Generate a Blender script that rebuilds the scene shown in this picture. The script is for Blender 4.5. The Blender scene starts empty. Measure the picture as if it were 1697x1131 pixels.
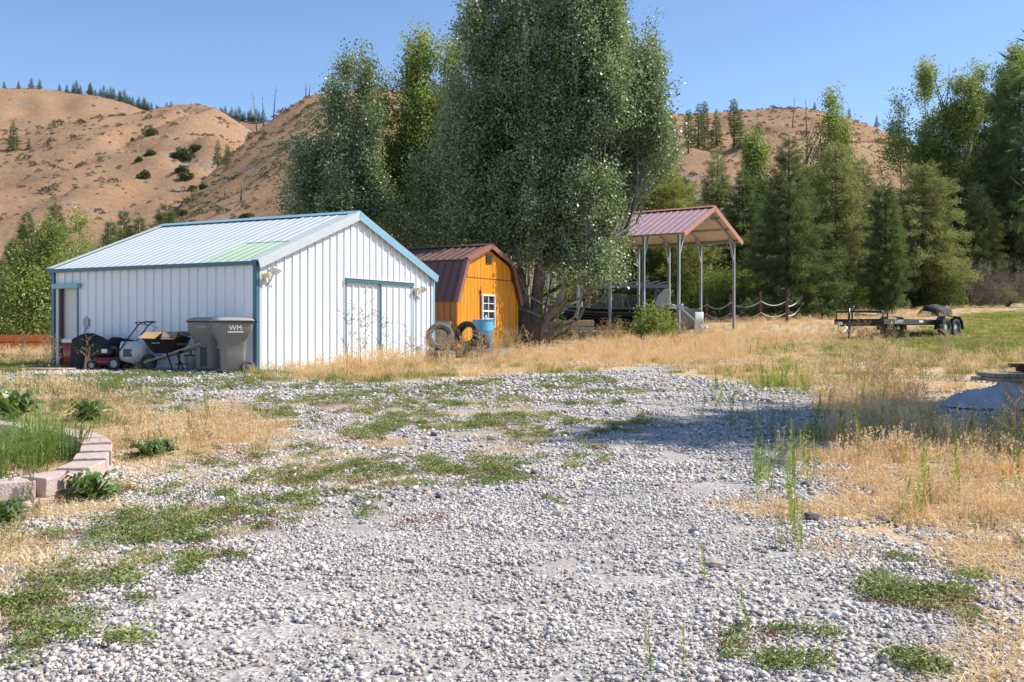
import bpy, bmesh, math, random
import numpy as np
from mathutils import Vector, Matrix, Quaternion
random.seed(7); RNG = np.random.default_rng(11)
R = math.radians
scn = bpy.context.scene
C = scn.collection

# ------------------------------------------------------------------ camera
F, CU, HZ, EYE = 1680.0, 848.5, 550.0, 1.5      # focal length, centre, horizon of the 1697 px photograph
cam_d = bpy.data.cameras.new('camera'); cam = bpy.data.objects.new('camera', cam_d); C.objects.link(cam)
cam.location = (0, 0, EYE); cam.rotation_euler = (R(90), 0, 0)
cam_d.sensor_width = 36; cam_d.lens = F / 1697 * 36; cam_d.shift_y = -(565.5 - HZ) / 1697
cam_d.clip_start = 0.05; cam_d.clip_end = 6000
scn.camera = cam
# ------------------------------------------------------------------ sky, sun, exposure
SUN_AZ, SUN_EL = R(79), R(48)                    # azimuth from +Y towards +X
w = bpy.data.worlds.new('World'); scn.world = w; w.use_nodes = True
nt = w.node_tree; bg = nt.nodes['Background']
sky = nt.nodes.new('ShaderNodeTexSky'); sky.sky_type = 'NISHITA'; sky.sun_disc = False
sky.sun_elevation = SUN_EL; sky.sun_rotation = SUN_AZ
sky.altitude = 900; sky.air_density = 0.9; sky.dust_density = 0.0; sky.ozone_density = 3.4
nt.links.new(sky.outputs[0], bg.inputs[0]); bg.inputs[1].default_value = 0.14
sd = bpy.data.lights.new('sun', 'SUN'); sun = bpy.data.objects.new('sun', sd); C.objects.link(sun)
sd.energy = 4.8; sd.angle = R(0.53); sd.color = (1.0, 0.95, 0.87)
SDIR = Vector((math.sin(SUN_AZ) * math.cos(SUN_EL), math.cos(SUN_AZ) * math.cos(SUN_EL), math.sin(SUN_EL)))
sun.rotation_euler = SDIR.to_track_quat('Z', 'Y').to_euler(); sun.location = (30, 10, 40)
vs = scn.view_settings; vs.view_transform = 'Standard'; vs.look = 'None'; vs.gamma = 1; vs.use_curve_mapping = False
vs.exposure = 0.46
scn.render.engine = 'CYCLES'
cy = scn.cycles; cy.use_denoising = True; cy.max_bounces = 6; cy.diffuse_bounces = 3; cy.transparent_max_bounces = 8
cy.transmission_bounces = 4; cy.glossy_bounces = 3; cy.caustics_reflective = False; cy.caustics_refractive = False

# ------------------------------------------------------------------ numeric helpers
def _hash(ix, iy, iz, seed):
    h = (ix * 374761393 + iy * 668265263 + iz * 2147483647 + seed * 1274126177) & 0xffffffff
    h = ((h ^ (h >> 13)) * 1274126177) & 0xffffffff
    return ((h ^ (h >> 16)) & 0xffff) / 65535.0
def vnoise(x, y, z=0.0, seed=0):
    x, y, z = np.broadcast_arrays(np.asarray(x, float), np.asarray(y, float), np.asarray(z, float))
    ix, iy, iz = (np.floor(q).astype(np.int64) for q in (x, y, z))
    fx, fy, fz = x - ix, y - iy, z - iz
    fx, fy, fz = (q * q * (3 - 2 * q) for q in (fx, fy, fz))
    r = 0
    for dx in (0, 1):
        for dy in (0, 1):
            for dz in (0, 1):
                wgt = (fx if dx else 1 - fx) * (fy if dy else 1 - fy) * (fz if dz else 1 - fz)
                r = r + wgt * _hash(ix + dx, iy + dy, iz + dz, seed)
    return r
def fbm(x, y, z=0.0, oct=4, seed=0):
    a, s, t = 0.0, 1.0, 0.0
    for k in range(oct):
        a = a + s * vnoise(np.asarray(x) * 2 ** k, np.asarray(y) * 2 ** k, np.asarray(z) * 2 ** k, seed + k); t += s; s *= 0.5
    return a / t
def sstep(a, b, x):
    t = np.clip((np.asarray(x, float) - a) / (b - a), 0, 1); return t * t * (3 - 2 * t)
def P(u, v, Y):                                   # photograph pixel at a distance -> point
    return Vector(((u - CU) / F * Y, Y, EYE + (HZ - v) / F * Y))

# ground height: rises gently away from the camera, more to the right
_GY = np.array([-60, 0, 4, 12, 20, 24, 28, 35, 45, 60, 90, 150, 400, 2500.])
_GL = np.array([0, 0, .13, .40, .68, .70, .68, .62, .60, .6, .9, 3, 6, 10.])
_GC = np.array([0, 0, .13, .40, .68, .80, .93, 1.2, 1.6, 2.3, 4, 8, 12, 16.])
_GR = np.array([0, 0, .13, .40, .66, .83, 1.0, 1.32, 2.05, 3.2, 5.5, 10, 16, 20.])
def gz(X, Y):
    X = np.asarray(X, float); Y = np.asarray(Y, float)
    a = X / np.maximum(Y, 10)
    l, c, r = (np.interp(Y, _GY, q) for q in (_GL, _GC, _GR))
    tl = sstep(-.42, -.2, a); tr = sstep(.02, .3, a)
    z = (l * (1 - tl) + c * tl) * (1 - tr) + r * tr
    k = np.clip((Y - 2) / 6, 0, 1) * np.clip(1 - (Y - 60) / 60, 0, 1)
    return z + k * 0.05 * (fbm(X * .35, Y * .35, seed=5, oct=3) - .5)
def gzf(X, Y): return float(gz(X, Y))
def ghit(u, v):                                   # ground point under a photograph pixel
    ys = np.concatenate([np.arange(2.5, 40, .05), np.arange(40, 120, .25)])
    xs = (u - CU) / F * ys
    vv = HZ - (gz(xs, ys) - EYE) / ys * F
    k = np.argmax(vv <= v) if (vv <= v).any() else len(ys) - 1
    return float(xs[k]), float(ys[k])
def guv(X, Y):
    Z = gz(X, Y); Y = np.maximum(Y, .5)
    return CU + X / Y * F, HZ - (Z - EYE) / Y * F
def onground(u, Y, dz=0.0):
    X = (u - CU) / F * Y
    return Vector((X, Y, gzf(X, Y) + dz))

# ------------------------------------------------------------------ objects
def link(o, parent=None):
    C.objects.link(o)
    if parent is not None: o.parent = parent
    return o
def tag(o, label=None, cat=None, group=None, kind=None):
    for k, v in (('label', label), ('category', cat), ('group', group), ('kind', kind)):
        if v: o[k] = v
    return o
def thing(name, label, cat, loc=(0, 0, 0), rz=0.0, group=None):
    o = bpy.data.objects.new(name, None); C.objects.link(o); o.empty_display_size = .2
    o.location = loc; o.rotation_euler = (0, 0, rz)
    return tag(o, label, cat, group)
class MB:
    def __init__(s): s.v = []; s.f = []; s.sm = []
    def add(s, vs, fs, smooth=False):
        n = len(s.v); s.v += [tuple(q) for q in vs]; s.f += [tuple(n + i for i in f) for f in fs]; s.sm += [smooth] * len(fs); return s
    def box(s, c, d, rot=None, taper=1.0):
        h = [q / 2 for q in d]; vs = []
        for z in (-1, 1):
            for (x, y) in ((-1, -1), (1, -1), (1, 1), (-1, 1)):
                k = taper if z > 0 else 1
                p = Vector((x * h[0] * k, y * h[1] * k, z * h[2]))
                if rot is not None: p = rot @ p
                vs.append(p + Vector(c))
        return s.add(vs, [(3, 2, 1, 0), (4, 5, 6, 7), (0, 1, 5, 4), (1, 2, 6, 5), (2, 3, 7, 6), (3, 0, 4, 7)])
    def bar(s, a, b, wx, wy, up=(0, 0, 1)):
        a, b = Vector(a), Vector(b); d = b - a; L = d.length; d.normalize()
        u = Vector(up)
        if abs(u.dot(d)) > .95: u = Vector((1, 0, 0))
        x = d.cross(u).normalized(); y = x.cross(d).normalized()
        m = Matrix((x, y, d)).transposed()
        return s.box((a + b) / 2, (wx, wy, L), m)
    def tube(s, pts, rad, n=8, cap=True, smooth=True):
        pts = [Vector(p) for p in pts]; rad = rad if hasattr(rad, '__len__') else [rad] * len(pts)
        vs = []; x = None
        for i, p in enumerate(pts):
            d = (pts[min(i + 1, len(pts) - 1)] - pts[max(i - 1, 0)])
            d = d.normalized() if d.length > 1e-9 else Vector((0, 0, 1))
            if x is None: x = d.orthogonal().normalized()
            x = (x - d * x.dot(d)); x = x.normalized() if x.length > 1e-6 else d.orthogonal().normalized()
            y = d.cross(x)
            for k in range(n):
                a = 2 * math.pi * k / n; vs.append(p + (x * math.cos(a) + y * math.sin(a)) * rad[i])
        fs = [(i * n + k, i * n + (k + 1) % n, (i + 1) * n + (k + 1) % n, (i + 1) * n + k) for i in range(len(pts) - 1) for k in range(n)]
        s.add(vs, fs, smooth)
        if cap:
            m = len(s.v) - n * len(pts)
            s.f += [tuple(m + k for k in reversed(range(n))), tuple(m + (len(pts) - 1) * n + k for k in range(n))]; s.sm += [False, False]
        return s
    def rings(s, rings, cap0=True, cap1=True, smooth=True, closed=False):
        n = len(rings[0]); m = len(rings); base = len(s.v); vs = [p for r in rings for p in r]
        fs = [(i * n + k, i * n + (k + 1) % n, ((i + 1) % m) * n + (k + 1) % n, ((i + 1) % m) * n + k) for i in range(m if closed else m - 1) for k in range(n)]
        s.add(vs, fs, smooth)
        if cap0 and not closed: s.f.append(tuple(base + k for k in reversed(range(n)))); s.sm.append(False)
        if cap1 and not closed: s.f.append(tuple(base + (m - 1) * n + k for k in range(n))); s.sm.append(False)
        return s
    def lathe(s, prof, n=24, c=(0, 0, 0), axis=None, smooth=True, closed=False):
        rings = []
        q = Vector((0, 0, 1)).rotation_difference(Vector(axis)) if axis is not None else Quaternion()
        for r, z in prof:
            rings.append([Vector(c) + q @ Vector((r * math.cos(2 * math.pi * k / n), r * math.sin(2 * math.pi * k / n), z)) for k in range(n)])
        return s.rings(rings, smooth=smooth, closed=closed, cap0=not closed, cap1=not closed)
    def prism(s, prof, O, A, N, L, l0, l1):       # closed profile (a,n) swept along L from l0(a) to l1(a)
        O, A, N, L = (Vector(q) for q in (O, A, N, L)); k = len(prof)
        f0 = l0 if callable(l0) else (lambda a: l0); f1 = l1 if callable(l1) else (lambda a: l1)
        vs = [O + A * a + N * n + L * f0(a) for a, n in prof] + [O + A * a + N * n + L * f1(a) for a, n in prof]
        fs = [(i, (i + 1) % k, k + (i + 1) % k, k + i) for i in range(k)] + [tuple(reversed(range(k))), tuple(range(k, 2 * k))]
        return s.add(vs, fs)
    def mesh(s, name, mat):
        me = bpy.data.meshes.new(name); me.from_pydata([tuple(q) for q in s.v], [], s.f)
        for p, sm in zip(me.polygons, s.sm): p.use_smooth = sm
        bm = bmesh.new(); bm.from_mesh(me); bmesh.ops.recalc_face_normals(bm, faces=bm.faces); bm.to_mesh(me); bm.free()
        if mat is not None: me.materials.append(mat)
        me.update(); return me
    def build(s, name, mat, parent=None, bevel=0.0):
        o = bpy.data.objects.new(name, s.mesh(name, mat)); link(o, parent)
        if bevel:
            b = o.modifiers.new('bevel', 'BEVEL'); b.width = bevel; b.segments = 2; b.limit_method = 'ANGLE'
        return o
def part(name, me, parent, loc=(0, 0, 0), rot=None):
    o = bpy.data.objects.new(name, me); link(o, parent); o.location = loc
    if rot is not None: o.rotation_euler = rot
    return o
def copy_tree(o, parent=None):
    c = o.copy(); C.objects.link(c); c.parent = parent
    for ch in list(o.children): copy_tree(ch, c)
    return c
def text_part(txt, size, mat, parent, M4, name='lettering'):
    cu = bpy.data.curves.new('t', 'FONT'); cu.body = txt; cu.size = size; cu.extrude = .0012; cu.align_x = 'CENTER'; cu.align_y = 'CENTER'
    cu.resolution_u = 3
    t = bpy.data.objects.new('t', cu); me = bpy.data.meshes.new_from_object(t); me.name = name
    bpy.data.objects.remove(t); me.materials.clear(); me.materials.append(mat)
    o = bpy.data.objects.new(name, me); link(o, parent); o.matrix_local = M4; return o
def frame(O, X, Y):                                # 4x4 with columns X, Y, XxY
    X, Y = Vector(X).normalized(), Vector(Y).normalized(); Z = X.cross(Y)
    m = Matrix((X, Y, Z)).transposed().to_4x4(); m.translation = Vector(O); return m

# ------------------------------------------------------------------ materials
def nodes(m): m.use_nodes = True; return m.node_tree.nodes, m.node_tree.links, m.node_tree.nodes['Principled BSDF']
def mat(name, col, rough=.6, metal=0.0, var=.12, scale=6.0, bump=0.0, bscale=40.0, stretch=(1, 1, 1), col2=None, spec=.5, thr=None):
    m = bpy.data.materials.new(name); n, l, p = nodes(m)
    p.inputs['Roughness'].default_value = rough; p.inputs['Metallic'].default_value = metal
    p.inputs['Specular IOR Level'].default_value = spec
    tc = n.new('ShaderNodeTexCoord'); mp = n.new('ShaderNodeMapping'); mp.inputs['Scale'].default_value = stretch
    l.new(tc.outputs['Object'], mp.inputs[0])
    ns = n.new('ShaderNodeTexNoise'); ns.inputs['Scale'].default_value = scale; ns.inputs['Detail'].default_value = 6; ns.inputs['Roughness'].default_value = .65
    l.new(mp.outputs[0], ns.inputs[0])
    rp = n.new('ShaderNodeValToRGB')
    c2 = col2 or tuple(min(1, q * (1 + var)) for q in col); c1 = tuple(q * (1 - var) for q in col) if col2 is None else col
    a, b = thr or (.3, .7)
    rp.color_ramp.elements[0].position = a; rp.color_ramp.elements[0].color = (*c1, 1)
    rp.color_ramp.elements[1].position = b; rp.color_ramp.elements[1].color = (*c2, 1)
    l.new(ns.outputs['Fac'], rp.inputs[0]); l.new(rp.outputs[0], p.inputs['Base Color'])
    if bump:
        n2 = n.new('ShaderNodeTexNoise'); n2.inputs['Scale'].default_value = bscale; n2.inputs['Detail'].default_value = 4
        l.new(mp.outputs[0], n2.inputs[0])
        bp = n.new('ShaderNodeBump'); bp.inputs['Strength'].default_value = bump; bp.inputs['Distance'].default_value = .02
        l.new(n2.outputs['Fac'], bp.inputs['Height']); l.new(bp.outputs[0], p.inputs['Normal'])
    return m
def leafmat(name, dark, light, trans=.35, rough=.5, gloss=.06, attr='lv'):
    """two-tone foliage: colour varies per leaf (mesh attribute) and per instance; lets light through"""
    m = bpy.data.materials.new(name); m.use_nodes = True; n, l = m.node_tree.nodes, m.node_tree.links; n.clear()
    out = n.new('ShaderNodeOutputMaterial')
    a1 = n.new('ShaderNodeAttribute'); a1.attribute_name = attr
    a2 = n.new('ShaderNodeAttribute'); a2.attribute_type = 'INSTANCER'; a2.attribute_name = 'tint'
    mx = n.new('ShaderNodeMath'); mx.operation = 'MULTIPLY_ADD'; mx.inputs[1].default_value = .55
    s2 = n.new('ShaderNodeMath'); s2.operation = 'MULTIPLY'; s2.inputs[1].default_value = .45
    l.new(a2.outputs['Fac'], s2.inputs[0]); l.new(a1.outputs['Fac'], mx.inputs[0]); l.new(s2.outputs[0], mx.inputs[2])
    rp = n.new('ShaderNodeValToRGB'); rp.color_ramp.elements[0].color = (*dark, 1); rp.color_ramp.elements[1].color = (*light, 1)
    rp.color_ramp.elements[0].position = .1; rp.color_ramp.elements[1].position = .9
    l.new(mx.outputs[0], rp.inputs[0])
    d = n.new('ShaderNodeBsdfDiffuse'); t = n.new('ShaderNodeBsdfTranslucent'); g = n.new('ShaderNodeBsdfGlossy')
    g.inputs['Roughness'].default_value = rough; g.inputs['Color'].default_value = (.9, .95, 1, 1)
    hs = n.new('ShaderNodeHueSaturation'); hs.inputs['Hue'].default_value = .485; hs.inputs['Saturation'].default_value = 1.15; hs.inputs['Value'].default_value = 1.25
    l.new(rp.outputs[0], d.inputs[0]); l.new(rp.outputs[0], hs.inputs['Color']); l.new(hs.outputs[0], t.inputs[0])
    m1 = n.new('ShaderNodeMixShader'); m1.inputs[0].default_value = trans; l.new(d.outputs[0], m1.inputs[1]); l.new(t.outputs[0], m1.inputs[2])
    m2 = n.new('ShaderNodeMixShader'); m2.inputs[0].default_value = gloss; l.new(m1.outputs[0], m2.inputs[1]); l.new(g.outputs[0], m2.inputs[2])
    l.new(m2.outputs[0], out.inputs[0]); return m

# ------------------------------------------------------------------ scatter (uncountable leaves, stones, blades)
def raw_mesh(name, V, Fc, mat, lv=None, smooth=False):
    V = np.asarray(V, np.float32); me = bpy.data.meshes.new(name)
    if isinstance(Fc, np.ndarray): 
        k = Fc.shape[1]; me.vertices.add(len(V)); me.vertices.foreach_set('co', V.ravel())
        me.loops.add(Fc.size); me.loops.foreach_set('vertex_index', Fc.astype(np.int32).ravel())
        me.polygons.add(len(Fc)); me.polygons.foreach_set('loop_start', np.arange(0, Fc.size, k, dtype=np.int32))
        me.update(calc_edges=True)
    else: me.from_pydata([tuple(map(float, q)) for q in V], [], Fc)
    if smooth: me.polygons.foreach_set('use_smooth', [True] * len(me.polygons))
    if lv is not None:
        at = me.attributes.new('lv', 'FLOAT', 'FACE'); at.data.foreach_set('value', np.asarray(lv, np.float32))
    me.materials.append(mat); me.validate(); return me
_groups = {}
def scatter_group(key, meshes):
    if key in _groups: return _groups[key]
    g = bpy.data.node_groups.new('scatter_' + key, 'GeometryNodeTree')
    g.interface.new_socket('Geometry', in_out='INPUT', socket_type='NodeSocketGeometry')
    g.interface.new_socket('Geometry', in_out='OUTPUT', socket_type='NodeSocketGeometry')
    n, l = g.nodes, g.links
    gi, go = n.new('NodeGroupInput'), n.new('NodeGroupOutput')
    jn = n.new('GeometryNodeJoinGeometry')
    for me in meshes:
        src = bpy.data.objects.new('source_' + key, me)
        oi = n.new('GeometryNodeObjectInfo'); oi.inputs['Object'].default_value = src
        ti = n.new('GeometryNodeGeometryToInstance'); l.new(oi.outputs['Geometry'], ti.inputs[0]); l.new(ti.outputs[0], jn.inputs[0])
    mp = n.new('GeometryNodeMeshToPoints'); l.new(gi.outputs[0], mp.inputs[0])
    ip = n.new('GeometryNodeInstanceOnPoints'); l.new(mp.outputs[0], ip.inputs['Points']); l.new(jn.outputs[0], ip.inputs['Instance'])
    ip.inputs['Pick Instance'].default_value = True
    def at(nm, ty):
        a = n.new('GeometryNodeInputNamedAttribute'); a.data_type = ty; a.inputs[0].default_value = nm; return a.outputs[0]
    l.new(at('vid', 'INT'), ip.inputs['Instance Index'])
    er = n.new('FunctionNodeEulerToRotation'); l.new(at('rot', 'FLOAT_VECTOR'), er.inputs[0]); l.new(er.outputs[0], ip.inputs['Rotation'])
    l.new(at('scl', 'FLOAT_VECTOR'), ip.inputs['Scale'])
    l.new(ip.outputs[0], go.inputs[0]); _groups[key] = g; return g
def scatter_mesh(name, pos, rot, scl, vid, tint):
    me = bpy.data.meshes.new(name); n = len(pos); me.vertices.add(n)
    me.vertices.foreach_set('co', np.asarray(pos, np.float32).ravel())
    scl = np.asarray(scl, np.float32)
    if scl.ndim == 1: scl = np.repeat(scl[:, None], 3, 1)
    for nm, ty, dat, f in (('rot', 'FLOAT_VECTOR', np.asarray(rot, np.float32).ravel(), 'vector'), ('scl', 'FLOAT_VECTOR', scl.ravel(), 'vector'),
                           ('vid', 'INT', np.asarray(vid, np.int32), 'value'), ('tint', 'FLOAT', np.asarray(tint, np.float32), 'value')):
        a = me.attributes.new(nm, ty, 'POINT'); a.data.foreach_set(f, dat)
    me.update(); return me
def scatter(name, key, meshes, pos, rot, scl, tint, parent=None, vid=None):
    pos = np.asarray(pos); n = len(pos)
    if vid is None: vid = RNG.integers(0, len(meshes), n)
    me = scatter_mesh(name, pos, rot, scl, vid, tint)
    for m in {id(x.materials[0]): x.materials[0] for x in meshes}.values(): me.materials.append(m)
    o = bpy.data.objects.new(name, me); link(o, parent)
    md = o.modifiers.new('scatter', 'NODES'); md.node_group = scatter_group(key, meshes); return o
def eulers(dirs, roll=True):                       # local +Z onto dirs
    out = []
    for d in dirs:
        q = Vector(d).to_track_quat('Z', 'Y')
        if roll: q = q @ Quaternion((0, 0, 1), random.uniform(0, 6.283))
        out.append(q.to_euler())
    return np.array([tuple(e) for e in out], float).reshape(-1, 3)
def zrot(n, tilt=.0):
    e = RNG.normal(0, tilt, (n, 3)) if tilt else np.zeros((n, 3)); e[:, 2] = RNG.uniform(0, 6.283, n); return e

# ================================================================== GROUND
def inpoly(u, v, poly):
    u = np.asarray(u, float); v = np.asarray(v, float); r = np.zeros(u.shape, bool); n = len(poly)
    for i in range(n):
        (x0, y0), (x1, y1) = poly[i], poly[(i + 1) % n]
        c = ((y0 > v) != (y1 > v)) & (u < (x1 - x0) * (v - y0) / ((y1 - y0) or 1e-9) + x0); r ^= c
    return r
def zone(polys, X, Y, jit=.35, seed=0):
    """share of zone at ground points: outlines drawn on the ground, edges frayed by noise in metres"""
    X = np.asarray(X, float); Y = np.asarray(Y, float); r = np.zeros(X.shape)
    for k in range(4):
        dx = (fbm(X * 1.1, Y * 1.1, seed=seed + 20 + k, oct=3) - .5) * 2 * jit * (1 + k * .5)
        dy = (fbm(X * 1.1, Y * 1.1, seed=seed + 40 + k, oct=3) - .5) * 2 * jit * (1.5 + k * .8)
        u, v = guv(X + dx, Y + dy); h = np.zeros(X.shape, bool)
        for p in polys: h |= inpoly(u, v, p)
        r += h * .25
    return r
Z_TALL = [[(405, 622), (470, 607), (600, 600), (700, 597), (860, 588), (985, 572), (1100, 562), (1260, 556), (1250, 592), (1140, 603), (1000, 614), (860, 624), (640, 633), (430, 632)],
          [(215, 700), (300, 690), (430, 688), (455, 712), (400, 752), (280, 768), (205, 752)],
          [(1420, 705), (1560, 706), (1820, 712), (1820, 880), (1640, 870), (1520, 855), (1430, 830), (1360, 800), (1330, 760), (1350, 725)],
          [(1380, 645), (1530, 642), (1545, 690), (1500, 715), (1370, 690)],
          [(-150, 640), (120, 632), (215, 660), (230, 700), (130, 695), (-150, 690)]]
Z_STRAW = Z_TALL + [[(1100, 560), (1470, 560), (1500, 588), (1820, 596), (1820, 650), (1420, 655), (1240, 640), (1110, 620)],
           [(1330, 830), (1820, 830), (1820, 1300), (1640, 1300), (1560, 1130), (1600, 1000), (1480, 930), (1340, 900)],
           [(-200, 835), (130, 820), (215, 775), (250, 800), (200, 850), (60, 890), (100, 950), (40, 1000), (-200, 1020)],
           [(-150, 640), (215, 640), (240, 770), (-150, 800)], [(-300, 596), (90, 596), (90, 614), (-300, 640)]]
Z_LAWN = [[(1350, 592), (1440, 566), (1600, 556), (1850, 548), (1850, 592), (1680, 596), (1480, 605)],
          [(1500, 556), (1600, 520), (1850, 508), (1850, 548), (1600, 556)], [(1230, 575), (1430, 566), (1430, 578), (1240, 590)],
          [(-400, 592), (88, 592), (88, 600), (-400, 604)]]
Z_GRAVEL = [[(-250, 1400), (-250, 1090), (120, 1010), (300, 930), (450, 865), (560, 815), (760, 800), (930, 740), (1000, 690), (1120, 660), (1240, 650), (1420, 660), (1300, 720), (1290, 790), (1330, 860), (1470, 930), (1590, 1000), (1560, 1130), (1650, 1400)],
            [(1240, 628), (1000, 628), (900, 660), (900, 720), (1240, 690)], [(1380, 590), (1480, 586), (1500, 594), (1390, 598)]]
MATS = [(500, 788, 1.0), (470, 798, .8), (600, 778, .7), (560, 770, .7), (790, 790, 1.1), (745, 782, .9), (830, 798, .7), (820, 702, 1), (880, 727, .9), (655, 802, .6), (296, 882, 1), (318, 928, .9),
        (205, 890, .7), (100, 893, .8), (20, 1020, 1.2), (55, 1000, .9), (105, 1052, .8), (190, 1060, .6), (30, 1085, .7), (1497, 985, .95), (1520, 1000, .8), (1578, 1018, .8), (1490, 930, .5), (1605, 960, .4),
        (1265, 1108, .5), (1300, 1112, .45), (1255, 1060, .4), (1310, 1050, .4), (1360, 1070, .35), (1215, 1075, .4), (1530, 1110, .6), (640, 712, .8), (590, 720, .8), (700, 690, .7), (560, 660, .8), (480, 690, .8),
        (300, 640, 1.0), (200, 640, 1), (420, 632, 1), (520, 640, .9), (950, 700, .7), (905, 690, .6), (340, 850, .7), (260, 900, .7), (380, 858, .6), (700, 650, .9), (760, 655, .8), (1060, 650, .8), (1000, 742, .6), (905, 835, .35),
        (755, 860, .35), (695, 872, .3), (600, 856, .4), (1480, 1090, .4), (1640, 1000, .4), (840, 690, .7), (780, 640, .8), (230, 820, .8), (150, 960, .7), (235, 1000, .4), (1340, 1105, .5), (1165, 872, .25)]
def hot(X, Y):                                   # weights at ground points: gravel, straw, lawn, low green mats
    g = zone(Z_GRAVEL, X, Y, .35, 1); s = zone(Z_STRAW, X, Y, .3, 2); la = zone(Z_LAWN, X, Y, .5, 3)
    s = s * (1 - la)
    far = sstep(26, 36, Y); s = np.maximum(s, far * (1 - la) * (1 - g))
    return g, s, la
def ground_sheet():
    ys = np.concatenate([np.arange(-40, 2, 4.), np.arange(2, 12, .10), np.arange(12, 30, .25), np.arange(30, 70, 1.), np.arange(70, 200, 6.), np.geomspace(200, 2600, 18)])
    na = 170; aa = np.linspace(-1.15, 1.15, na)
    aa = np.sign(aa) * np.abs(aa) ** 1.15
    V = []; YY, AA = np.meshgrid(ys, aa, indexing='ij')
    XX = AA * np.maximum(YY, 4) * np.where(YY < 4, 3.0, 1.0) * np.where(YY > 60, 1.6, 1.0)
    XX = np.where(YY < 4, AA * 12 * (1 + np.clip(4 - YY, 0, 40) * .3), XX)
    XX = np.where((YY >= 4) & (YY < 12), AA * (12 - (YY - 4) * 0), XX)
    ZZ = gz(XX, YY); ZZ = np.where(YY > 300, ZZ, ZZ)
    n, m = XX.shape; V = np.stack([XX, YY, ZZ], -1).reshape(-1, 3)
    i, j = np.meshgrid(np.arange(n - 1), np.arange(m - 1), indexing='ij'); q = (i * m + j).ravel()
    Fc = np.stack([q, q + 1, q + m + 1, q + m], 1)
    g, s, la = hot(V[:, 0], V[:, 1])
    m_ = bpy.data.materials.new('ground'); nd, l, p = nodes(m_)
    p.inputs['Roughness'].default_value = .95; p.inputs['Specular IOR Level'].default_value = .1
    geo = nd.new('ShaderNodeNewGeometry')
    def noise(sc, det=6, r=.6):
        det = min(det, 4)
        t = nd.new('ShaderNodeTexNoise'); t.inputs['Scale'].default_value = sc; t.inputs['Detail'].default_value = det; t.inputs['Roughness'].default_value = r
        l.new(geo.outputs['Position'], t.inputs[0]); return t.outputs['Fac']
    def ramp(f, st):
        r = nd.new('ShaderNodeValToRGB'); e = r.color_ramp.elements
        while len(e) < len(st): e.new(.5)
        for k, (a, c) in enumerate(st): e[k].position = a; e[k].color = (*c, 1)
        l.new(f, r.inputs[0]); return r.outputs[0]
    def mix(f, a, b):
        x = nd.new('ShaderNodeMix'); x.data_type = 'RGBA'; l.new(f, x.inputs[0]); l.new(a, x.inputs[6]); l.new(b, x.inputs[7]); return x.outputs[2]
    def attr(nm):
        a = nd.new('ShaderNodeAttribute'); a.attribute_name = nm; return a.outputs['Fac']
    vo = nd.new('ShaderNodeTexVoronoi'); vo.inputs['Scale'].default_value = 55; l.new(geo.outputs['Position'], vo.inputs[0])
    hs = nd.new('ShaderNodeRGBToBW'); l.new(vo.outputs['Color'], hs.inputs[0])
    gv = ramp(hs.outputs[0], [(.15, (.22, .205, .19)), (.45, (.38, .35, .32)), (.7, (.50, .465, .43)), (.92, (.62, .59, .55))])
    fines = ramp(noise(140, 4, .8), [(.3, (.20, .18, .155)), (.5, (.34, .31, .275)), (.72, (.50, .46, .41))])
    gv = mix(ramp(noise(.9, 5), [(.42, (0, 0, 0)), (.62, (.8, .8, .8))]), gv, fines)
    st = ramp(noise(9, 8, .75), [(.3, (.30, .21, .12)), (.5, (.52, .38, .22)), (.72, (.68, .53, .33))])
    st = mix(ramp(noise(1.7, 6), [(.5, (0, 0, 0)), (.75, (.6, .6, .6))]), st, gv)
    lw = ramp(noise(6, 8, .7), [(.28, (.10, .13, .03)), (.5, (.22, .24, .06)), (.75, (.40, .36, .14))])
    dirt = ramp(noise(14, 8, .75), [(.3, (.26, .22, .18)), (.55, (.42, .38, .33)), (.8, (.55, .51, .46))])
    base = mix(ramp(noise(2.3, 7, .7), [(.45, (0, 0, 0)), (.6, (.7, .7, .7))]), gv, dirt)
    c = mix(attr('gravel'), base, gv); c = mix(attr('straw'), c, st); c = mix(attr('lawn'), c, lw)
    l.new(c, p.inputs['Base Color'])
    bp = nd.new('ShaderNodeBump'); bp.inputs['Strength'].default_value = .5; bp.inputs['Distance'].default_value = .008
    l.new(vo.outputs['Distance'], bp.inputs['Height']); l.new(bp.outputs[0], p.inputs['Normal'])
    me = raw_mesh('ground', V, Fc, m_, smooth=True)
    for nm, d in (('gravel', g), ('straw', s), ('lawn', la)):
        a = me.attributes.new(nm, 'FLOAT', 'POINT'); a.data.foreach_set('value', d.astype(np.float32))
    o = bpy.data.objects.new('ground', me); link(o); tag(o, kind='structure'); return o
ground_sheet()

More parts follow.
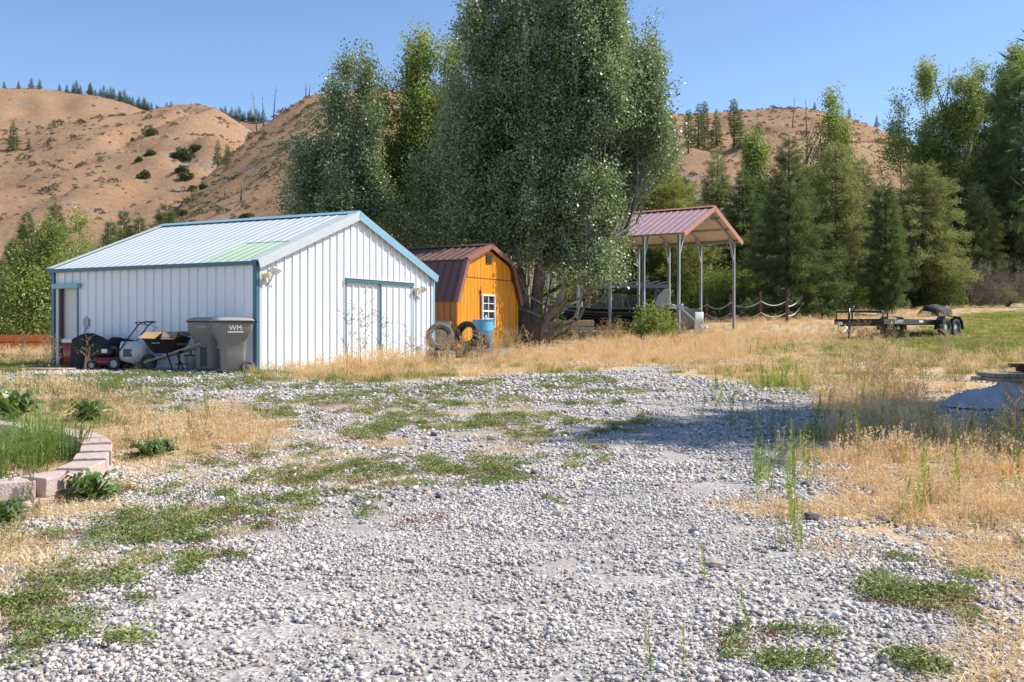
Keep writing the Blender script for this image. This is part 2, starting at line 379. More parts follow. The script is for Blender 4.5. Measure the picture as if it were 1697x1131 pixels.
# ================================================================== HILLS
def hill_mat():
    m = bpy.data.materials.new('dry_hillside'); nd, l, p = nodes(m)
    p.inputs['Roughness'].default_value = .95; p.inputs['Specular IOR Level'].default_value = .05
    geo = nd.new('ShaderNodeNewGeometry')
    def noise(sc, det=7, r=.62, off=0):
        mp = nd.new('ShaderNodeMapping'); mp.inputs['Location'].default_value = (off, off, off); l.new(geo.outputs['Position'], mp.inputs[0])
        t = nd.new('ShaderNodeTexNoise'); t.inputs['Scale'].default_value = sc; t.inputs['Detail'].default_value = det; t.inputs['Roughness'].default_value = r
        l.new(mp.outputs[0], t.inputs[0]); return t.outputs['Fac']
    def ramp(f, st):
        r = nd.new('ShaderNodeValToRGB'); e = r.color_ramp.elements
        while len(e) < len(st): e.new(.5)
        for k, (a, c) in enumerate(st): e[k].position = a; e[k].color = (*c, 1)
        l.new(f, r.inputs[0]); return r.outputs[0]
    def mix(f, a, b):
        x = nd.new('ShaderNodeMix'); x.data_type = 'RGBA'; l.new(f, x.inputs[0]); l.new(a, x.inputs[6]); l.new(b, x.inputs[7]); return x.outputs[2]
    grass = ramp(noise(.035), [(.28, (.27, .155, .092)), (.5, (.37, .225, .130)), (.72, (.45, .29, .165))])
    fine = ramp(noise(.55, 8, .75), [(.3, (.21, .13, .085)), (.55, (.39, .245, .145)), (.8, (.50, .34, .21))])
    c = mix(ramp(noise(.2, 6), [(.2, (.3, .3, .3)), (.8, (.7, .7, .7))]), grass, fine)
    rock = ramp(noise(.8, 8, .8), [(.35, (.16, .145, .14)), (.6, (.38, .34, .31)), (.8, (.55, .5, .46))])
    c = mix(ramp(noise(.05, 9, .72, 40), [(.57, (0, 0, 0)), (.65, (.9, .9, .9))]), c, rock)
    olive = ramp(noise(.4, 6), [(.3, (.19, .16, .08)), (.7, (.34, .27, .14))])
    c = mix(ramp(noise(.09, 9, .75, 90), [(.56, (0, 0, 0)), (.68, (.6, .6, .6))]), c, olive)
    l.new(c, p.inputs['Base Color'])
    bp = nd.new('ShaderNodeBump'); bp.inputs['Strength'].default_value = .7; bp.inputs['Distance'].default_value = 1.2
    l.new(noise(.5, 9, .75), bp.inputs['Height']); l.new(bp.outputs[0], p.inputs['Normal']); return m
HILLM = hill_mat()
class Hill:
    """a ridge with a known skyline at distance D, falling to its foot at distance Fo, and away behind"""
    def __init__(s, sky, D, Fo, u0, u1, seed, amp=3.5, pw=1.15, n=(150, 70)):
        s.su = np.array([q[0] for q in sky], float); s.sv = np.array([q[1] for q in sky], float)
        s.sD = np.array([q[2] if len(q) > 2 else D for q in sky], float); s.D, s.Fo, s.seed, s.amp, s.pw = D, Fo, seed, amp, pw
        us = np.linspace(u0, u1, n[0]); rs = np.concatenate([np.linspace(0, 1, n[1]), np.linspace(1.03, 1.6, 14)])
        RR, UU = np.meshgrid(rs, us, indexing='ij'); X, Y, Z = s.pt(UU, RR)
        V = np.stack([X, Y, Z], -1).reshape(-1, 3); a, b = RR.shape
        i, j = np.meshgrid(np.arange(a - 1), np.arange(b - 1), indexing='ij'); q = (i * b + j).ravel()
        me = raw_mesh('hill', V, np.stack([q, q + 1, q + b + 1, q + b], 1), HILLM, smooth=True)
        s.o = bpy.data.objects.new('hill', me); link(s.o); tag(s.o, kind='structure')
    def pt(s, u, r):
        u = np.asarray(u, float); r = np.asarray(r, float); D = np.interp(u, s.su, s.sD) * (1 + .05 * np.sin(u / 170 + s.seed))
        Y = s.Fo + (D - s.Fo) * r; X = (u - CU) / F * Y
        # smooth skyline
        v = np.mean([np.interp(u + k, s.su, s.sv) for k in (-14, -7, 0, 7, 14)], 0)
        zr = EYE + (HZ - v) / F * D; zf = 2.0
        rc = np.clip(r, 0, 1); h = zf + (zr - zf) * (1 - (1 - rc) ** s.pw)
        h = np.where(r > 1, zr - (r - 1) ** 1.5 * (zr * .9 + 20), h)
        e = np.clip((1.0 - rc) * 6, .12, 1) * np.clip(rc * 4, 0, 1)
        rill = np.abs(fbm(X * .02 + 3, Y * .012, seed=s.seed + 9, oct=3) - .5) * 2
        h = h + e * (s.amp * (fbm(X * .03, Y * .03, seed=s.seed, oct=5) - .5) * 2 - s.amp * 1.3 * np.clip(.25 - rill, 0, 1) * 3) + .35 * (fbm(X * .3, Y * .3, seed=s.seed + 3, oct=2) - .5)
        return X, Y, h
    def at(s, u, v):                              # surface point that appears at a pixel
        rs = np.linspace(.02, 1, 400); X, Y, Z = s.pt(np.full(400, float(u)), rs); vv = HZ - (Z - EYE) / Y * F
        k = int(np.argmin(np.abs(vv - v))); return Vector((float(X[k]), float(Y[k]), float(Z[k])))
H_A = Hill([(-900, 60), (-300, 120), (-60, 140), (0, 146), (60, 147), (120, 153), (170, 160), (210, 170), (245, 184), (300, 192), (380, 196), (430, 202), (520, 210), (700, 260)], 640, 420, -900, 620, 1, 5)
H_B = Hill([(-900, 210), (-200, 215), (0, 222), (60, 214), (130, 200), (200, 192), (245, 184), (275, 174), (300, 171), (325, 170), (350, 175), (375, 190), (405, 212), (440, 236), (520, 300), (620, 380)], 430, 150, -900, 620, 4, 5)
H_C = Hill([(180, 540, 125), (240, 450, 150), (278, 385, 190), (292, 350, 205), (310, 325, 225), (340, 296, 250), (372, 264, 275), (402, 238, 295), (432, 210, 315), (470, 182, 330), (515, 157, 340), (570, 150), (640, 148), (740, 166), (860, 215), (980, 262), (1100, 330), (1300, 420)], 340, 105, 180, 1300, 8, 3)
H_D = Hill([(600, 330), (800, 260), (950, 214), (1060, 197), (1095, 191), (1180, 187), (1240, 183), (1300, 180), (1340, 181), (1370, 186), (1400, 194), (1440, 207), (1480, 226), (1540, 252), (1620, 280), (1760, 320), (2500, 380)], 400, 150, 600, 2500, 12, 4)
H_E = Hill([(900, 230), (1040, 196), (1080, 192), (1130, 192), (1200, 198), (1300, 240), (1500, 320)], 620, 450, 900, 1500, 15, 3, n=(60, 30))

# ================================================================== MATERIALS FOR BUILT THINGS
M = {}
M['white_steel'] = mat('white_steel', (.80, .81, .82), .42, 0, .03, 2.5, stretch=(1, 1, .25), spec=.4)
M['roof_steel'] = mat('roof_steel', (.50, .545, .545), .45, 0, .06, 1.5, spec=.5)
M['roof_green'] = mat('roof_green', (.40, .52, .36), .5, 0, .10, 2)
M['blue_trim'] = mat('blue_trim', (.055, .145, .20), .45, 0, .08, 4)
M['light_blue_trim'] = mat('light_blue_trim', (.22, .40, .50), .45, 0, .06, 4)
M['pale_trim'] = mat('pale_trim', (.50, .53, .53), .45, 0, .06, 4)
M['concrete'] = mat('concrete', (.42, .40, .37), .9, 0, .15, 5, .3)
M['door_grey'] = mat('door_grey', (.66, .66, .64), .5, 0, .04, 3)
M['rust_red'] = mat('rust_red', (.11, .03, .022), .7, 0, .2, 8)
M['cream_plastic'] = mat('cream_plastic', (.70, .62, .42), .45, 0, .08, 8)
M['white_plastic'] = mat('white_plastic', (.75, .75, .74), .4, 0, .04, 6)
M['solar_glass'] = mat('solar_glass', (.06, .05, .08), .15, 0, .2, 12)
M['dark_grey'] = mat('dark_grey', (.07, .07, .075), .5, 0, .15, 8)
M['galv'] = mat('galvanised', (.40, .42, .44), .38, .75, .14, 5)
M['galv_old'] = mat('galvanised_dull', (.34, .35, .36), .55, .35, .14, 5)
M['roof_brown'] = mat('roof_brown', (.15, .078, .065), .40, 0, .10, 2.5)
M['rust_trim'] = mat('roof_brown_trim', (.30, .135, .10), .45, 0, .10, 3)
M['roof_plum'] = mat('roof_plum', (.40, .25, .26), .38, 0, .07, 2)
M['roof_under'] = mat('roof_underside', (.58, .50, .40), .6, 0, .06, 3)
M['plum_trim'] = mat('plum_trim', (.46, .20, .13), .45, 0, .06, 3)
def wood_mat(name, c1, c2, rough=.6, sc=3.0):
    m = mat(name, c1, rough, 0, 0, sc, .25, 30, (6, 6, .35), col2=c2, thr=(.32, .66)); return m
M['orange_wood'] = wood_mat('orange_stained_wood', (.60, .19, .008), (.90, .38, .015), .45)
M['orange_wood_shade'] = wood_mat('orange_stained_wood_shade', (.30, .105, .020), (.46, .185, .035), .55)  # darker copy of the orange stain, side wall shade put into its colour
M['grey_wood'] = wood_mat('weathered_wood', (.20, .17, .14), (.36, .32, .27), .85)
M['raw_wood'] = wood_mat('raw_wood', (.40, .27, .15), (.56, .41, .25), .8)
M['dark_wood'] = wood_mat('dark_wood', (.05, .032, .022), (.12, .075, .05), .8)
M['glass'] = mat('window_glass', (.02, .022, .026), .06, 0, .1, 3, spec=.6)
M['rubber'] = mat('rubber', (.030, .029, .028), .75, 0, .3, 9, .2, 60)
M['rubber_dusty'] = mat('dusty_rubber', (.14, .132, .122), .85, 0, .3, 7, .2, 60)
M['black_paint'] = mat('black_paint', (.012, .012, .014), .3, 0, .2, 5)
M['chrome'] = mat('rim_metal', (.62, .62, .62), .25, .9, .1, 6)
M['white_paint'] = mat('white_paint', (.78, .78, .76), .5, 0, .03, 6)

def sheet_prof(w, rib=.032, t=.012, minor=True):
    p = [(.001, -t), (w - .001, -t), (w - .001, 0), (w - .005, rib), (w - .028, rib), (w - .036, 0)]
    if minor: p += [(w * .62, 0), (w * .60, .004), (w * .55, .004), (w * .53, 0), (w * .30, 0), (w * .28, .004), (w * .23, .004), (w * .21, 0)]
    return p + [(.001, 0)]

# ================================================================== WHITE METAL BARN
BT = math.atan2(.886, .463)
barn = thing('metal_barn', 'white ribbed metal barn with a pale gable roof and blue corner trim', 'barn', (-5.19, 20.6, .70), BT)
BW, BL, BH, BR = 6.76, 6.11, 2.25, 1.30
btop = lambda t: BH + BR / (BW / 2) * min(max(t, 0), BW - max(t, 0)) if t < BW else BH
MB().box((BW / 2, BL / 2, -.15), (BW + .02, BL + .02, .32)).build('slab', M['concrete'], barn)
# gable wall, panel by panel; the doorway is left open between t0 and t1
GT0, GT1, GTM, GDH = 2.93, 5.69, 4.27, 1.97
edges = list(np.linspace(.10, GT0, 12)) + list(np.linspace(GT0, GT1, 12))[1:] + list(np.linspace(GT1, BW - .08, 5))[1:]
for a, b in zip(edges[:-1], edges[1:]):
    z0 = GDH if (a > GT0 - .01 and b < GT1 + .01) else .02
    MB().prism(sheet_prof(b - a), (a, 0, 0), (1, 0, 0), (0, -1, 0), (0, 0, 1), z0, lambda q, a=a: btop(a + q) - .02).build('wall_panel', M['white_steel'], barn)
    MB().prism(sheet_prof(b - a, minor=False), (a, BL, 0), (1, 0, 0), (0, 1, 0), (0, 0, 1), .02, lambda q, a=a: btop(a + q) - .02).build('wall_panel', M['white_steel'], barn)
n1 = 20; w1 = 5.12 / n1
full = MB().prism(sheet_prof(w1), (0, 0, 0), (0, 1, 0), (-1, 0, 0), (0, 0, 1), .02, BH - .02).mesh('wall_panel', M['white_steel'])
for k in range(n1): part('wall_panel', full, barn, (0, .10 + k * w1, 0))
w2 = (5.98 - 5.22) / 3
short = MB().prism(sheet_prof(w2), (0, 0, 0), (0, 1, 0), (-1, 0, 0), (0, 0, 1), 1.82, BH - .02).mesh('wall_panel', M['white_steel'])
for k in range(3): part('wall_panel', short, barn, (0, 5.22 + k * w2, 0))
far_ = MB().prism(sheet_prof(w1, minor=False), (0, 0, 0), (0, 1, 0), (1, 0, 0), (0, 0, 1), .02, BH - .02).mesh('wall_panel', M['white_steel'])
for k in range(23): part('wall_panel', far_, barn, (BW, .10 + k * w1, 0))
# corner trims
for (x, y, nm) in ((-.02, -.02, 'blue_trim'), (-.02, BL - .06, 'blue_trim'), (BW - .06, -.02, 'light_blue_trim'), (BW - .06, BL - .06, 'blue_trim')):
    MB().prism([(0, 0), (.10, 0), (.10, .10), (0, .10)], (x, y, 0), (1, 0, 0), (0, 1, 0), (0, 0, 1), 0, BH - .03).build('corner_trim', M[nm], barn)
MB().box((.10, -.026, BH / 2), (.09, .010, BH - .08)).build('corner_trim', M['pale_trim'], barn)
MB().box((BW - .13, -.026, BH / 2), (.07, .010, BH - .08)).build('corner_trim', M['pale_trim'], barn)
# roof
th = math.atan2(BR, BW / 2); SL = math.hypot(BR, BW / 2) + .10
nr = 25; RW = (BL + .16) / nr
for side in (0, 1):
    sx = 1 if side == 0 else -1
    O = Vector((-.09 if side == 0 else BW + .09, -.08, BH - .02)); L = Vector((sx * math.cos(th), 0, math.sin(th))); Nn = Vector((-sx * math.sin(th), 0, math.cos(th)))
    me_f = MB().prism(sheet_prof(RW, .009, minor=False), (0, 0, 0), (0, 1, 0), Nn, L, 0, SL).mesh('roof_panel', M['roof_steel'])
    me_l = MB().prism(sheet_prof(RW, .009, minor=False), (0, 0, 0), (0, 1, 0), Nn, L, 0, SL * .40).mesh('roof_panel', M['roof_green'])
    me_u = MB().prism(sheet_prof(RW, .009, minor=False), (0, 0, 0), (0, 1, 0), Nn, L, SL * .385, SL).mesh('roof_panel', M['roof_steel'])
    for k in range(nr):
        loc = O + Vector((0, k * RW, 0))
        if side == 0 and 1 <= k <= 5:
            o = part('roof_panel', me_l, barn, loc); o['label'] = 'faded green translucent roof panel'
            part('roof_panel', me_u, barn, loc + Nn * .013)
        else: part('roof_panel', me_f, barn, loc)
    # rake trims: flat strip on the roof edge, fascia on the gable
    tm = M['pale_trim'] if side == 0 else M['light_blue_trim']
    for yy, sg in ((-.10, 1), (BL + .10, -1)):
        b = MB().prism([(0, .022), (.17 * sg, .022), (.17 * sg, .034), (0, .034)], (O.x, yy, O.z), (0, 1, 0), Nn, L, 0, SL + .01)
        b.build('rake_cap', tm, barn)
        b = MB().prism([(-.16, 0), (.032, 0), (.032, .012), (-.16, .012)], (O.x, yy - .006 * sg, O.z), Nn, (0, -sg, 0), L, .02, SL + .005)
        b.build('rake_fascia', tm, barn)
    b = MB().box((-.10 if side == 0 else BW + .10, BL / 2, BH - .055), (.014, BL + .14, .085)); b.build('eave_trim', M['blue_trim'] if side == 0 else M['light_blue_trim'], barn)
zr = BH - .02 + SL * math.sin(th)
MB().prism([(-.17, -.055), (0, .012), (.17, -.055), (.17, -.045), (0, .028), (-.17, -.045)], (BW / 2, -.11, zr + .022), (1, 0, 0), (0, 0, 1), (0, 1, 0), 0, BL + .22).build('ridge_cap', M['light_blue_trim'], barn)
# sliding doors
for (a, b, y, lean) in ((GT0, GTM + .04, -.010, 0), (GTM, GT1 - .01, -.045, .02)):
    d = MB().box(((a + b) / 2, y + .02, GDH / 2), (b - a - .01, .02, GDH - .06)).build('sliding_door', M['white_steel'], barn)
    k = 5; ww = (b - a - .05) / k
    for i in range(k):
        MB().prism(sheet_prof(ww), (a + .03 + i * ww, y + .005, 0), (1, 0, 0), (0, -1, 0), (0, 0, 1), .04, GDH - .08).build('door_panel', M['white_steel'], d)
    for x in ([a + .005, b - .015] if y < -.02 else [a + .005]):
        MB().prism([(0, 0), (.055, 0), (.055, .02), (0, .02)], (x - .02, y - .005, 0), (1, 0, 0), (0, -1, 0), (0, 0, 1), .02, GDH - .04).build('edge_trim', M['blue_trim'], d)
MB().box(((GT0 + GT1) / 2, -.045, GDH + .01), (GT1 - GT0 + .05, .09, .075)).build('door_track', M['blue_trim'], barn)
MB().box(((GT0 + GT1) / 2, -.05, GDH + .060), (GT1 - GT0 + .05, .11, .018)).build('track_cover', M['pale_trim'], barn)
# side door
MB().box((.10, 5.60, .91), (.03, .74, 1.78)).build('side_door', M['door_grey'], barn)
MB().box((.02, 5.86, .91), (.05, .06, 1.80)).build('door_post', M['rust_red'], barn)
MB().box((.0, 5.94, .91), (.05, .09, 1.80)).build('door_jamb', M['pale_trim'], barn)
MB().box((-.02, 5.235, .92), (.06, .05, 1.80)).build('door_edge', M['blue_trim'], barn)
MB().box((-.07, 5.58, 1.84), (.11, .86, .11)).build('door_header', M['light_blue_trim'], barn)
MB().box((-.02, 2.7, -.02), (.04, 5.2, .05)).build('base_trim', M['pale_trim'], barn)

def security_light(loc, label, big):
    t = thing('security_light', label, 'light', loc, BT, 'motion lights on the barn gable')
    MB().box((0, -.03, 0), (.10, .05, .16)).build('housing', M['cream_plastic'], t, .008)
    for s in (-1, 1):
        b = MB().lathe([(.028, 0), (.045, .05), (.050, .11), (.046, .115)], 14, (s * .05 - .05, -.06, .03 + .02 * s), (-.5 + .35 * s, -.8, -.15)); h = b.build('lamp_head', M['cream_plastic'], t)
    MB().lathe([(.03, 0), (.038, .02), (.02, .05)], 12, (-.02, -.06, -.09), (0, -.4, -1)).build('sensor', M['white_plastic'], t)
    m = Matrix.Rotation(R(-35), 3, 'X') @ Matrix.Rotation(R(20), 3, 'Y')
    q = MB().box((.17, -.12, .12 if big else .04), (.24, .19, .018), m).build('solar_panel', M['white_plastic'], t)
    MB().box(Vector((.17, -.12, .12 if big else .04)) + m @ Vector((0, 0, .011)), (.205, .155, .006), m).build('solar_cell', M['solar_glass'], q)
    MB().bar((.14, -.02, -.10), (.16, -.11, .10), .03, .03).build('bracket', M['white_plastic'], t)
    MB().tube([(.06, -.03, -.08), (.10, -.05, -.22), (.16, -.04, -.16), (.19, -.02, -.24)], .006, 6).build('cable', M['dark_grey'], t)
    return t
bw = lambda t, s, z: barn.matrix_basis @ Vector((t, s, z))
bpy.context.view_layer.update()
bmx = Matrix.Translation(barn.location) @ Matrix.Rotation(BT, 4, 'Z')
security_light(bmx @ Vector((.22, -.02, 1.93)), 'cream twin-head solar light at the barn corner under the eave', True)
security_light(bmx @ Vector((5.83, -.02, 1.84)), 'small cream solar light beside the top right of the sliding door', False)

# ================================================================== ORANGE LOFTED SHED
ST = math.atan2(.883, .47)
shed = thing('wooden_shed', 'orange stained wooden barn shed with brown gambrel metal roof', 'shed', (-1.526, 28.0, .86), ST)
SW, SLn = 3.56, 5.2
gam = [(0, 1.66), (.45, 2.60), (1.78, 3.06), (3.11, 2.60), (3.56, 1.66)]
stop_ = lambda t: float(np.interp(t, [g[0] for g in gam], [g[1] for g in gam]))
MB().box((SW / 2, SLn / 2, -.02), (SW - .06, SLn - .06, .10)).build('floor_frame', M['dark_wood'], shed)
npk = 19; pw_ = SW / npk
WX0, WX1, WZ0, WZ1 = 1.41, 2.09, .80, 1.68
plk = lambda w: [(.004, -.02), (w - .004, -.02), (w - .004, 0), (w - .012, .008), (.012, .008), (.004, 0)]
for i in range(npk):
    a = i * pw_; segs = [(.04, 2.165), (2.19, None)]
    for z0, z1 in segs:
        parts_ = [(z0, z1)]
        if z1 and a + pw_ > WX0 + .01 and a < WX1 - .01: parts_ = [(z0, WZ0), (WZ1, z1)]
        for p0, p1 in parts_:
            if z1 is None and stop_(a + pw_ / 2) < z0 + .08: continue
            tf = (lambda q, a=a: max(stop_(a + q) - .03, 2.20)) if p1 is None else (lambda q, a=a, p1=p1: min(p1, stop_(a + q) - .03))
            MB().prism(plk(pw_), (a, 0, 0), (1, 0, 0), (0, -1, 0), (0, 0, 1), p0, tf).build('plank', M['orange_wood'], shed)
MB().prism([(0, 0), (3.2, 0), (3.2, .012), (0, .012)], (.19, 0, 2.167), (1, 0, 0), (0, -1, 0), (0, 0, 1), 0, .022).build('seam_strip', M['dark_wood'], shed)
pl = MB().prism(plk(.2), (0, 0, 0), (0, 1, 0), (-1, 0, 0), (0, 0, 1), .04, 1.66).mesh('plank', M['orange_wood_shade'])
pr = MB().prism(plk(.2), (0, 0, 0), (0, 1, 0), (1, 0, 0), (0, 0, 1), .04, 1.66).mesh('plank', M['orange_wood_shade'])
for k in range(26): part('plank', pl, shed, (0, k * .2, 0)); part('plank', pr, shed, (SW, k * .2, 0))
MB().prism([(g[0], g[1]) for g in gam] + [(SW, .04), (0, .04)], (0, SLn, 0), (1, 0, 0), (0, 0, 1), (0, 1, 0), -.03, 0).build('back_wall', M['orange_wood_shade'], shed)
for x in (-.012, SW - .05): MB().box((x + .03, -.012, .83), (.075, .05, 1.60)).build('corner_board', M['orange_wood'], shed)
# roof: four slopes of ribbed panels
gx = [(-.13, 1.48), (.42, 2.66), (1.78, 3.13), (3.14, 2.66), (3.69, 1.48)]
nsp = 22; sw_ = (SLn + .24) / nsp
for j in range(4):
    a, b = Vector((gx[j][0], 0, gx[j][1])), Vector((gx[j + 1][0], 0, gx[j + 1][1]))
    if j >= 2: a, b = b, a
    L = (b - a).normalized(); Nn = Vector((0, 1, 0)).cross(L) if j >= 2 else L.cross(Vector((0, 1, 0)))
    if Nn.z < 0: Nn = -Nn
    ext = .05 if j in (0, 3) else -.0
    me_ = MB().prism(sheet_prof(sw_, .022, minor=False), (0, 0, 0), (0, 1, 0), Nn, L, -(.06 if j in (1, 2) else 0), (b - a).length).mesh('roof_panel', M['roof_brown'])
    off = Nn * (.03 if j in (1, 2) else 0)
    for k in range(nsp): part('roof_panel', me_, shed, a + Vector((0, -.12 + k * sw_, 0)) + off)
    MB().prism([(-.10, 0), (.045, 0), (.045, .014), (-.10, .014)], a + Vector((0, -.125, 0)) + off, Nn, (0, -1, 0), L, -.02, (b - a).length + .02).build('rake_trim', M['rust_trim'], shed)
    MB().prism([(0, .024), (.13, .024), (.13, .034), (0, .034)], a + Vector((0, -.14, 0)) + off, (0, 1, 0), Nn, L, -.02, (b - a).length).build('rake_cap', M['rust_trim'], shed)
MB().prism([(-.16, -.045), (0, .01), (.16, -.045), (.16, -.035), (0, .025), (-.16, -.035)], (1.78, -.15, 3.19), (1, 0, 0), (0, 0, 1), (0, 1, 0), 0, SLn + .3).build('ridge_cap', M['roof_brown'], shed)
# window with eight panes
wn = MB()
for x in (WX0 - .02, WX1 + .02): wn.box((x, -.02, (WZ0 + WZ1) / 2), (.05, .05, WZ1 - WZ0 + .08))
for z in (WZ0 - .02, WZ1 + .02): wn.box(((WX0 + WX1) / 2, -.021, z), (WX1 - WX0, .048, .05))
win = wn.build('window', M['white_paint'], shed)
cols, rows = 2, 4; cw, rh = (WX1 - WX0) / cols, (WZ1 - WZ0) / rows
for i in range(cols):
    for j in range(rows): MB().box((WX0 + (i + .5) * cw, -.004, WZ0 + (j + .5) * rh), (cw - .002, .008, rh - .002)).build('pane', M['glass'], win)
MB().box(((WX0 + WX1) / 2, -.018, (WZ0 + WZ1) / 2), (.026, .022, WZ1 - WZ0)).build('muntin', M['white_paint'], win)
for j in (1, 2, 3): MB().box(((WX0 + WX1) / 2, -.019, WZ0 + j * rh), (WX1 - WX0, .02, .05 if j == 2 else .024)).build('muntin', M['white_paint'], win)
vn = MB().box((1.78, -.022, 2.76), (.34, .03, .26)).build('gable_vent', M['dark_wood'], shed)
for k in range(5): MB().box((1.78, -.045, 2.66 + k * .05), (.30, .03, .012), Matrix.Rotation(R(35), 3, 'X')).build('slat', M['dark_wood'], vn)
MB().box((1.28, -.022, 1.2), (.030, .02, 1.25)).build('door_seam', M['dark_wood'], shed)
MB().tube([(1.28, -.04, 1.75), (1.24, -.06, 1.86), (1.22, -.05, 1.93)], .014, 6).build('hook', M['dark_grey'], shed)

# ================================================================== CARPORT
CT = math.atan2(.8, .6); CW, CS, NB, CH = 4.47, 1.38, 7, 3.55
cp0 = Vector((5.76, 35.0, 1.33))
carport = thing('metal_carport', 'tall open steel carport with plum red gable roof on galvanised posts', 'carport', cp0, CT)
cm = Matrix.Translation(cp0) @ Matrix.Rotation(CT, 4, 'Z')
def cw_(x, y, z): return cm @ Vector((x, y, z))
for side in (0, 1):
    x = 0 if side == 0 else CW; sg = 1 if side == 0 else -1
    for k in range(NB + 1):
        y = k * CS; p = cw_(x, y, 0); g = gzf(p.x, p.y) - cp0.z - .05
        po = MB().box((x, y, (CH + g) / 2), (.085, .085, CH - g)).build('post', M['galv'] if side == 0 else M['galv_old'], carport)
        MB().bar((x + sg * .02, y, CH - .75), (x + sg * .42, y, CH + .16), .06, .06, (0, 1, 0)).build('knee_brace', M['galv_old'], po)
        if side == 0:
            # roof truss
            for s2 in (0, 1):
                a = Vector((0, y, CH)) if s2 == 0 else Vector((CW, y, CH)); MB().bar(a, (CW / 2, y, CH + 1.03), .06, .06, (0, 1, 0)).build('rafter', M['galv_old'], carport)
            MB().bar((CW / 2 - .62, y, CH + .72), (CW / 2 + .62, y, CH + .72), .05, .05, (0, 1, 0)).build('collar_tie', M['galv'], carport)
    MB().box((x, NB * CS / 2, CH + .03), (.09, NB * CS + .3, .09)).build('eave_rail', M['galv_old'], carport)
cth = math.atan2(1.03, CW / 2); cl = math.hypot(1.03, CW / 2)
npn = 37; pww = (NB * CS + .60) / npn
for side in (0, 1):
    sx = 1 if side == 0 else -1; a = Vector((0 if side == 0 else CW, 0, CH + .03)); L = Vector((sx * math.cos(cth), 0, math.sin(cth))); Nn = Vector((-sx * math.sin(cth), 0, math.cos(cth)))
    for f in (.36, .7): MB().box(a + L * (cl * f) + Nn * .03 + Vector((0, NB * CS / 2, 0)), (.07, NB * CS + .3, .05), Matrix((Vector((L.x, 0, L.z)), Vector((0, 1, 0)), Nn)).transposed()).build('purlin', M['galv_old'], carport)
    mt = MB().prism(sheet_prof(pww, .022, .004, minor=False), (0, 0, 0), (0, 1, 0), Nn, L, -.16, cl + .02).mesh('roof_panel', M['roof_plum'])
    mu = MB().prism([(.002, -.011), (pww - .004, -.011), (pww - .004, -.0055), (.002, -.0055)], (0, 0, 0), (0, 1, 0), Nn, L, -.15, cl).mesh('roof_lining', M['roof_under'])
    for k in range(npn):
        q = part('roof_panel', mt, carport, a + Nn * .068 + Vector((0, -.28 + k * pww, 0)))
        part('lining', mu, q)
    for yy, sg in ((-.29, -1), (NB * CS + .33, 1)):
        MB().prism([(-.07, 0), (.10, 0), (.10, .016), (-.07, .016)], a + Vector((0, yy, 0)), Nn, (0, sg, 0), L, -.17, cl + .03).build('rake_trim', M['plum_trim'], carport)
MB().prism([(-.16, -.05), (0, .012), (.16, -.05), (.16, -.04), (0, .028), (-.16, -.04)], (CW / 2, -.30, CH + 1.03 + .13), (1, 0, 0), (0, 0, 1), (0, 1, 0), 0, NB * CS + .64).build('ridge_cap', M['plum_trim'], carport)

# ================================================================== BOAT ON ITS TRAILER
M['hull'] = mat('hull_black', (.010, .011, .016), .22, 0, .2, 2)
M['hull_low'] = mat('hull_grey', (.16, .16, .17), .35, 0, .1, 3)
M['hull_deck'] = mat('boat_deck', (.16, .155, .15), .6, 0, .2, 4)
M['wind_glass'] = mat('boat_glass', (.32, .37, .40), .08, 0, .05, 3)
_n, _l, _p = nodes(M['wind_glass']); _p.inputs['Alpha'].default_value = .38
bz = gzf(*cw_(CW / 2, 4.3, 0).xy)
bt = cw_(CW / 2, .75, 0); boat = thing('motor_boat', 'black hulled aluminium motor boat parked under the carport', 'boat', (bt.x, bt.y, bz + .12), CT)
def hull_ring(y):
    f = y / 6.4; hb = 1.0 * (1 - max(0, (f - .55) / .45) ** 2.2) + .02; gzz = .80 + .22 * f ** 2; ch = hb * (.86 - .25 * f ** 3); cz = .30 + .38 * max(0, f - .45) ** 1.5 * 2; kz = .02 + .75 * max(0, (f - .62) / .38) ** 2.2
    return [Vector((-hb, y, gzz)), Vector((-ch * 1.02, y, (cz + gzz) / 2)), Vector((-ch, y, cz)), Vector((0, y, kz)), Vector((ch, y, cz)), Vector((ch * 1.02, y, (cz + gzz) / 2)), Vector((hb, y, gzz)), Vector((hb * .8, y, gzz + .02)), Vector((-hb * .8, y, gzz + .02))]
ys_ = list(np.linspace(0, 6.4, 24))
hb_ = MB().rings([hull_ring(y) for y in ys_]); hull = hb_.build('hull', M['hull'], boat)
for zf, r_ in ((.62, .016), (.42, .012)):
    MB().tube([Vector((-(abs(hull_ring(y)[1].x) + .012), y, hull_ring(y)[2].z + (hull_ring(y)[0].z - hull_ring(y)[2].z) * (zf - .12))) for y in ys_[:-2]], r_, 6).build('rub_stripe', M['hull_low'], hull)
MB().tube([hull_ring(y)[0] for y in ys_], .03, 8).build('gunwale', M['galv_old'], boat)
MB().tube([hull_ring(y)[6] for y in ys_], .03, 8).build('gunwale', M['galv_old'], boat)
MB().box((0, 2.2, .86), (1.5, 3.6, .06)).build('deck', M['hull_deck'], boat)
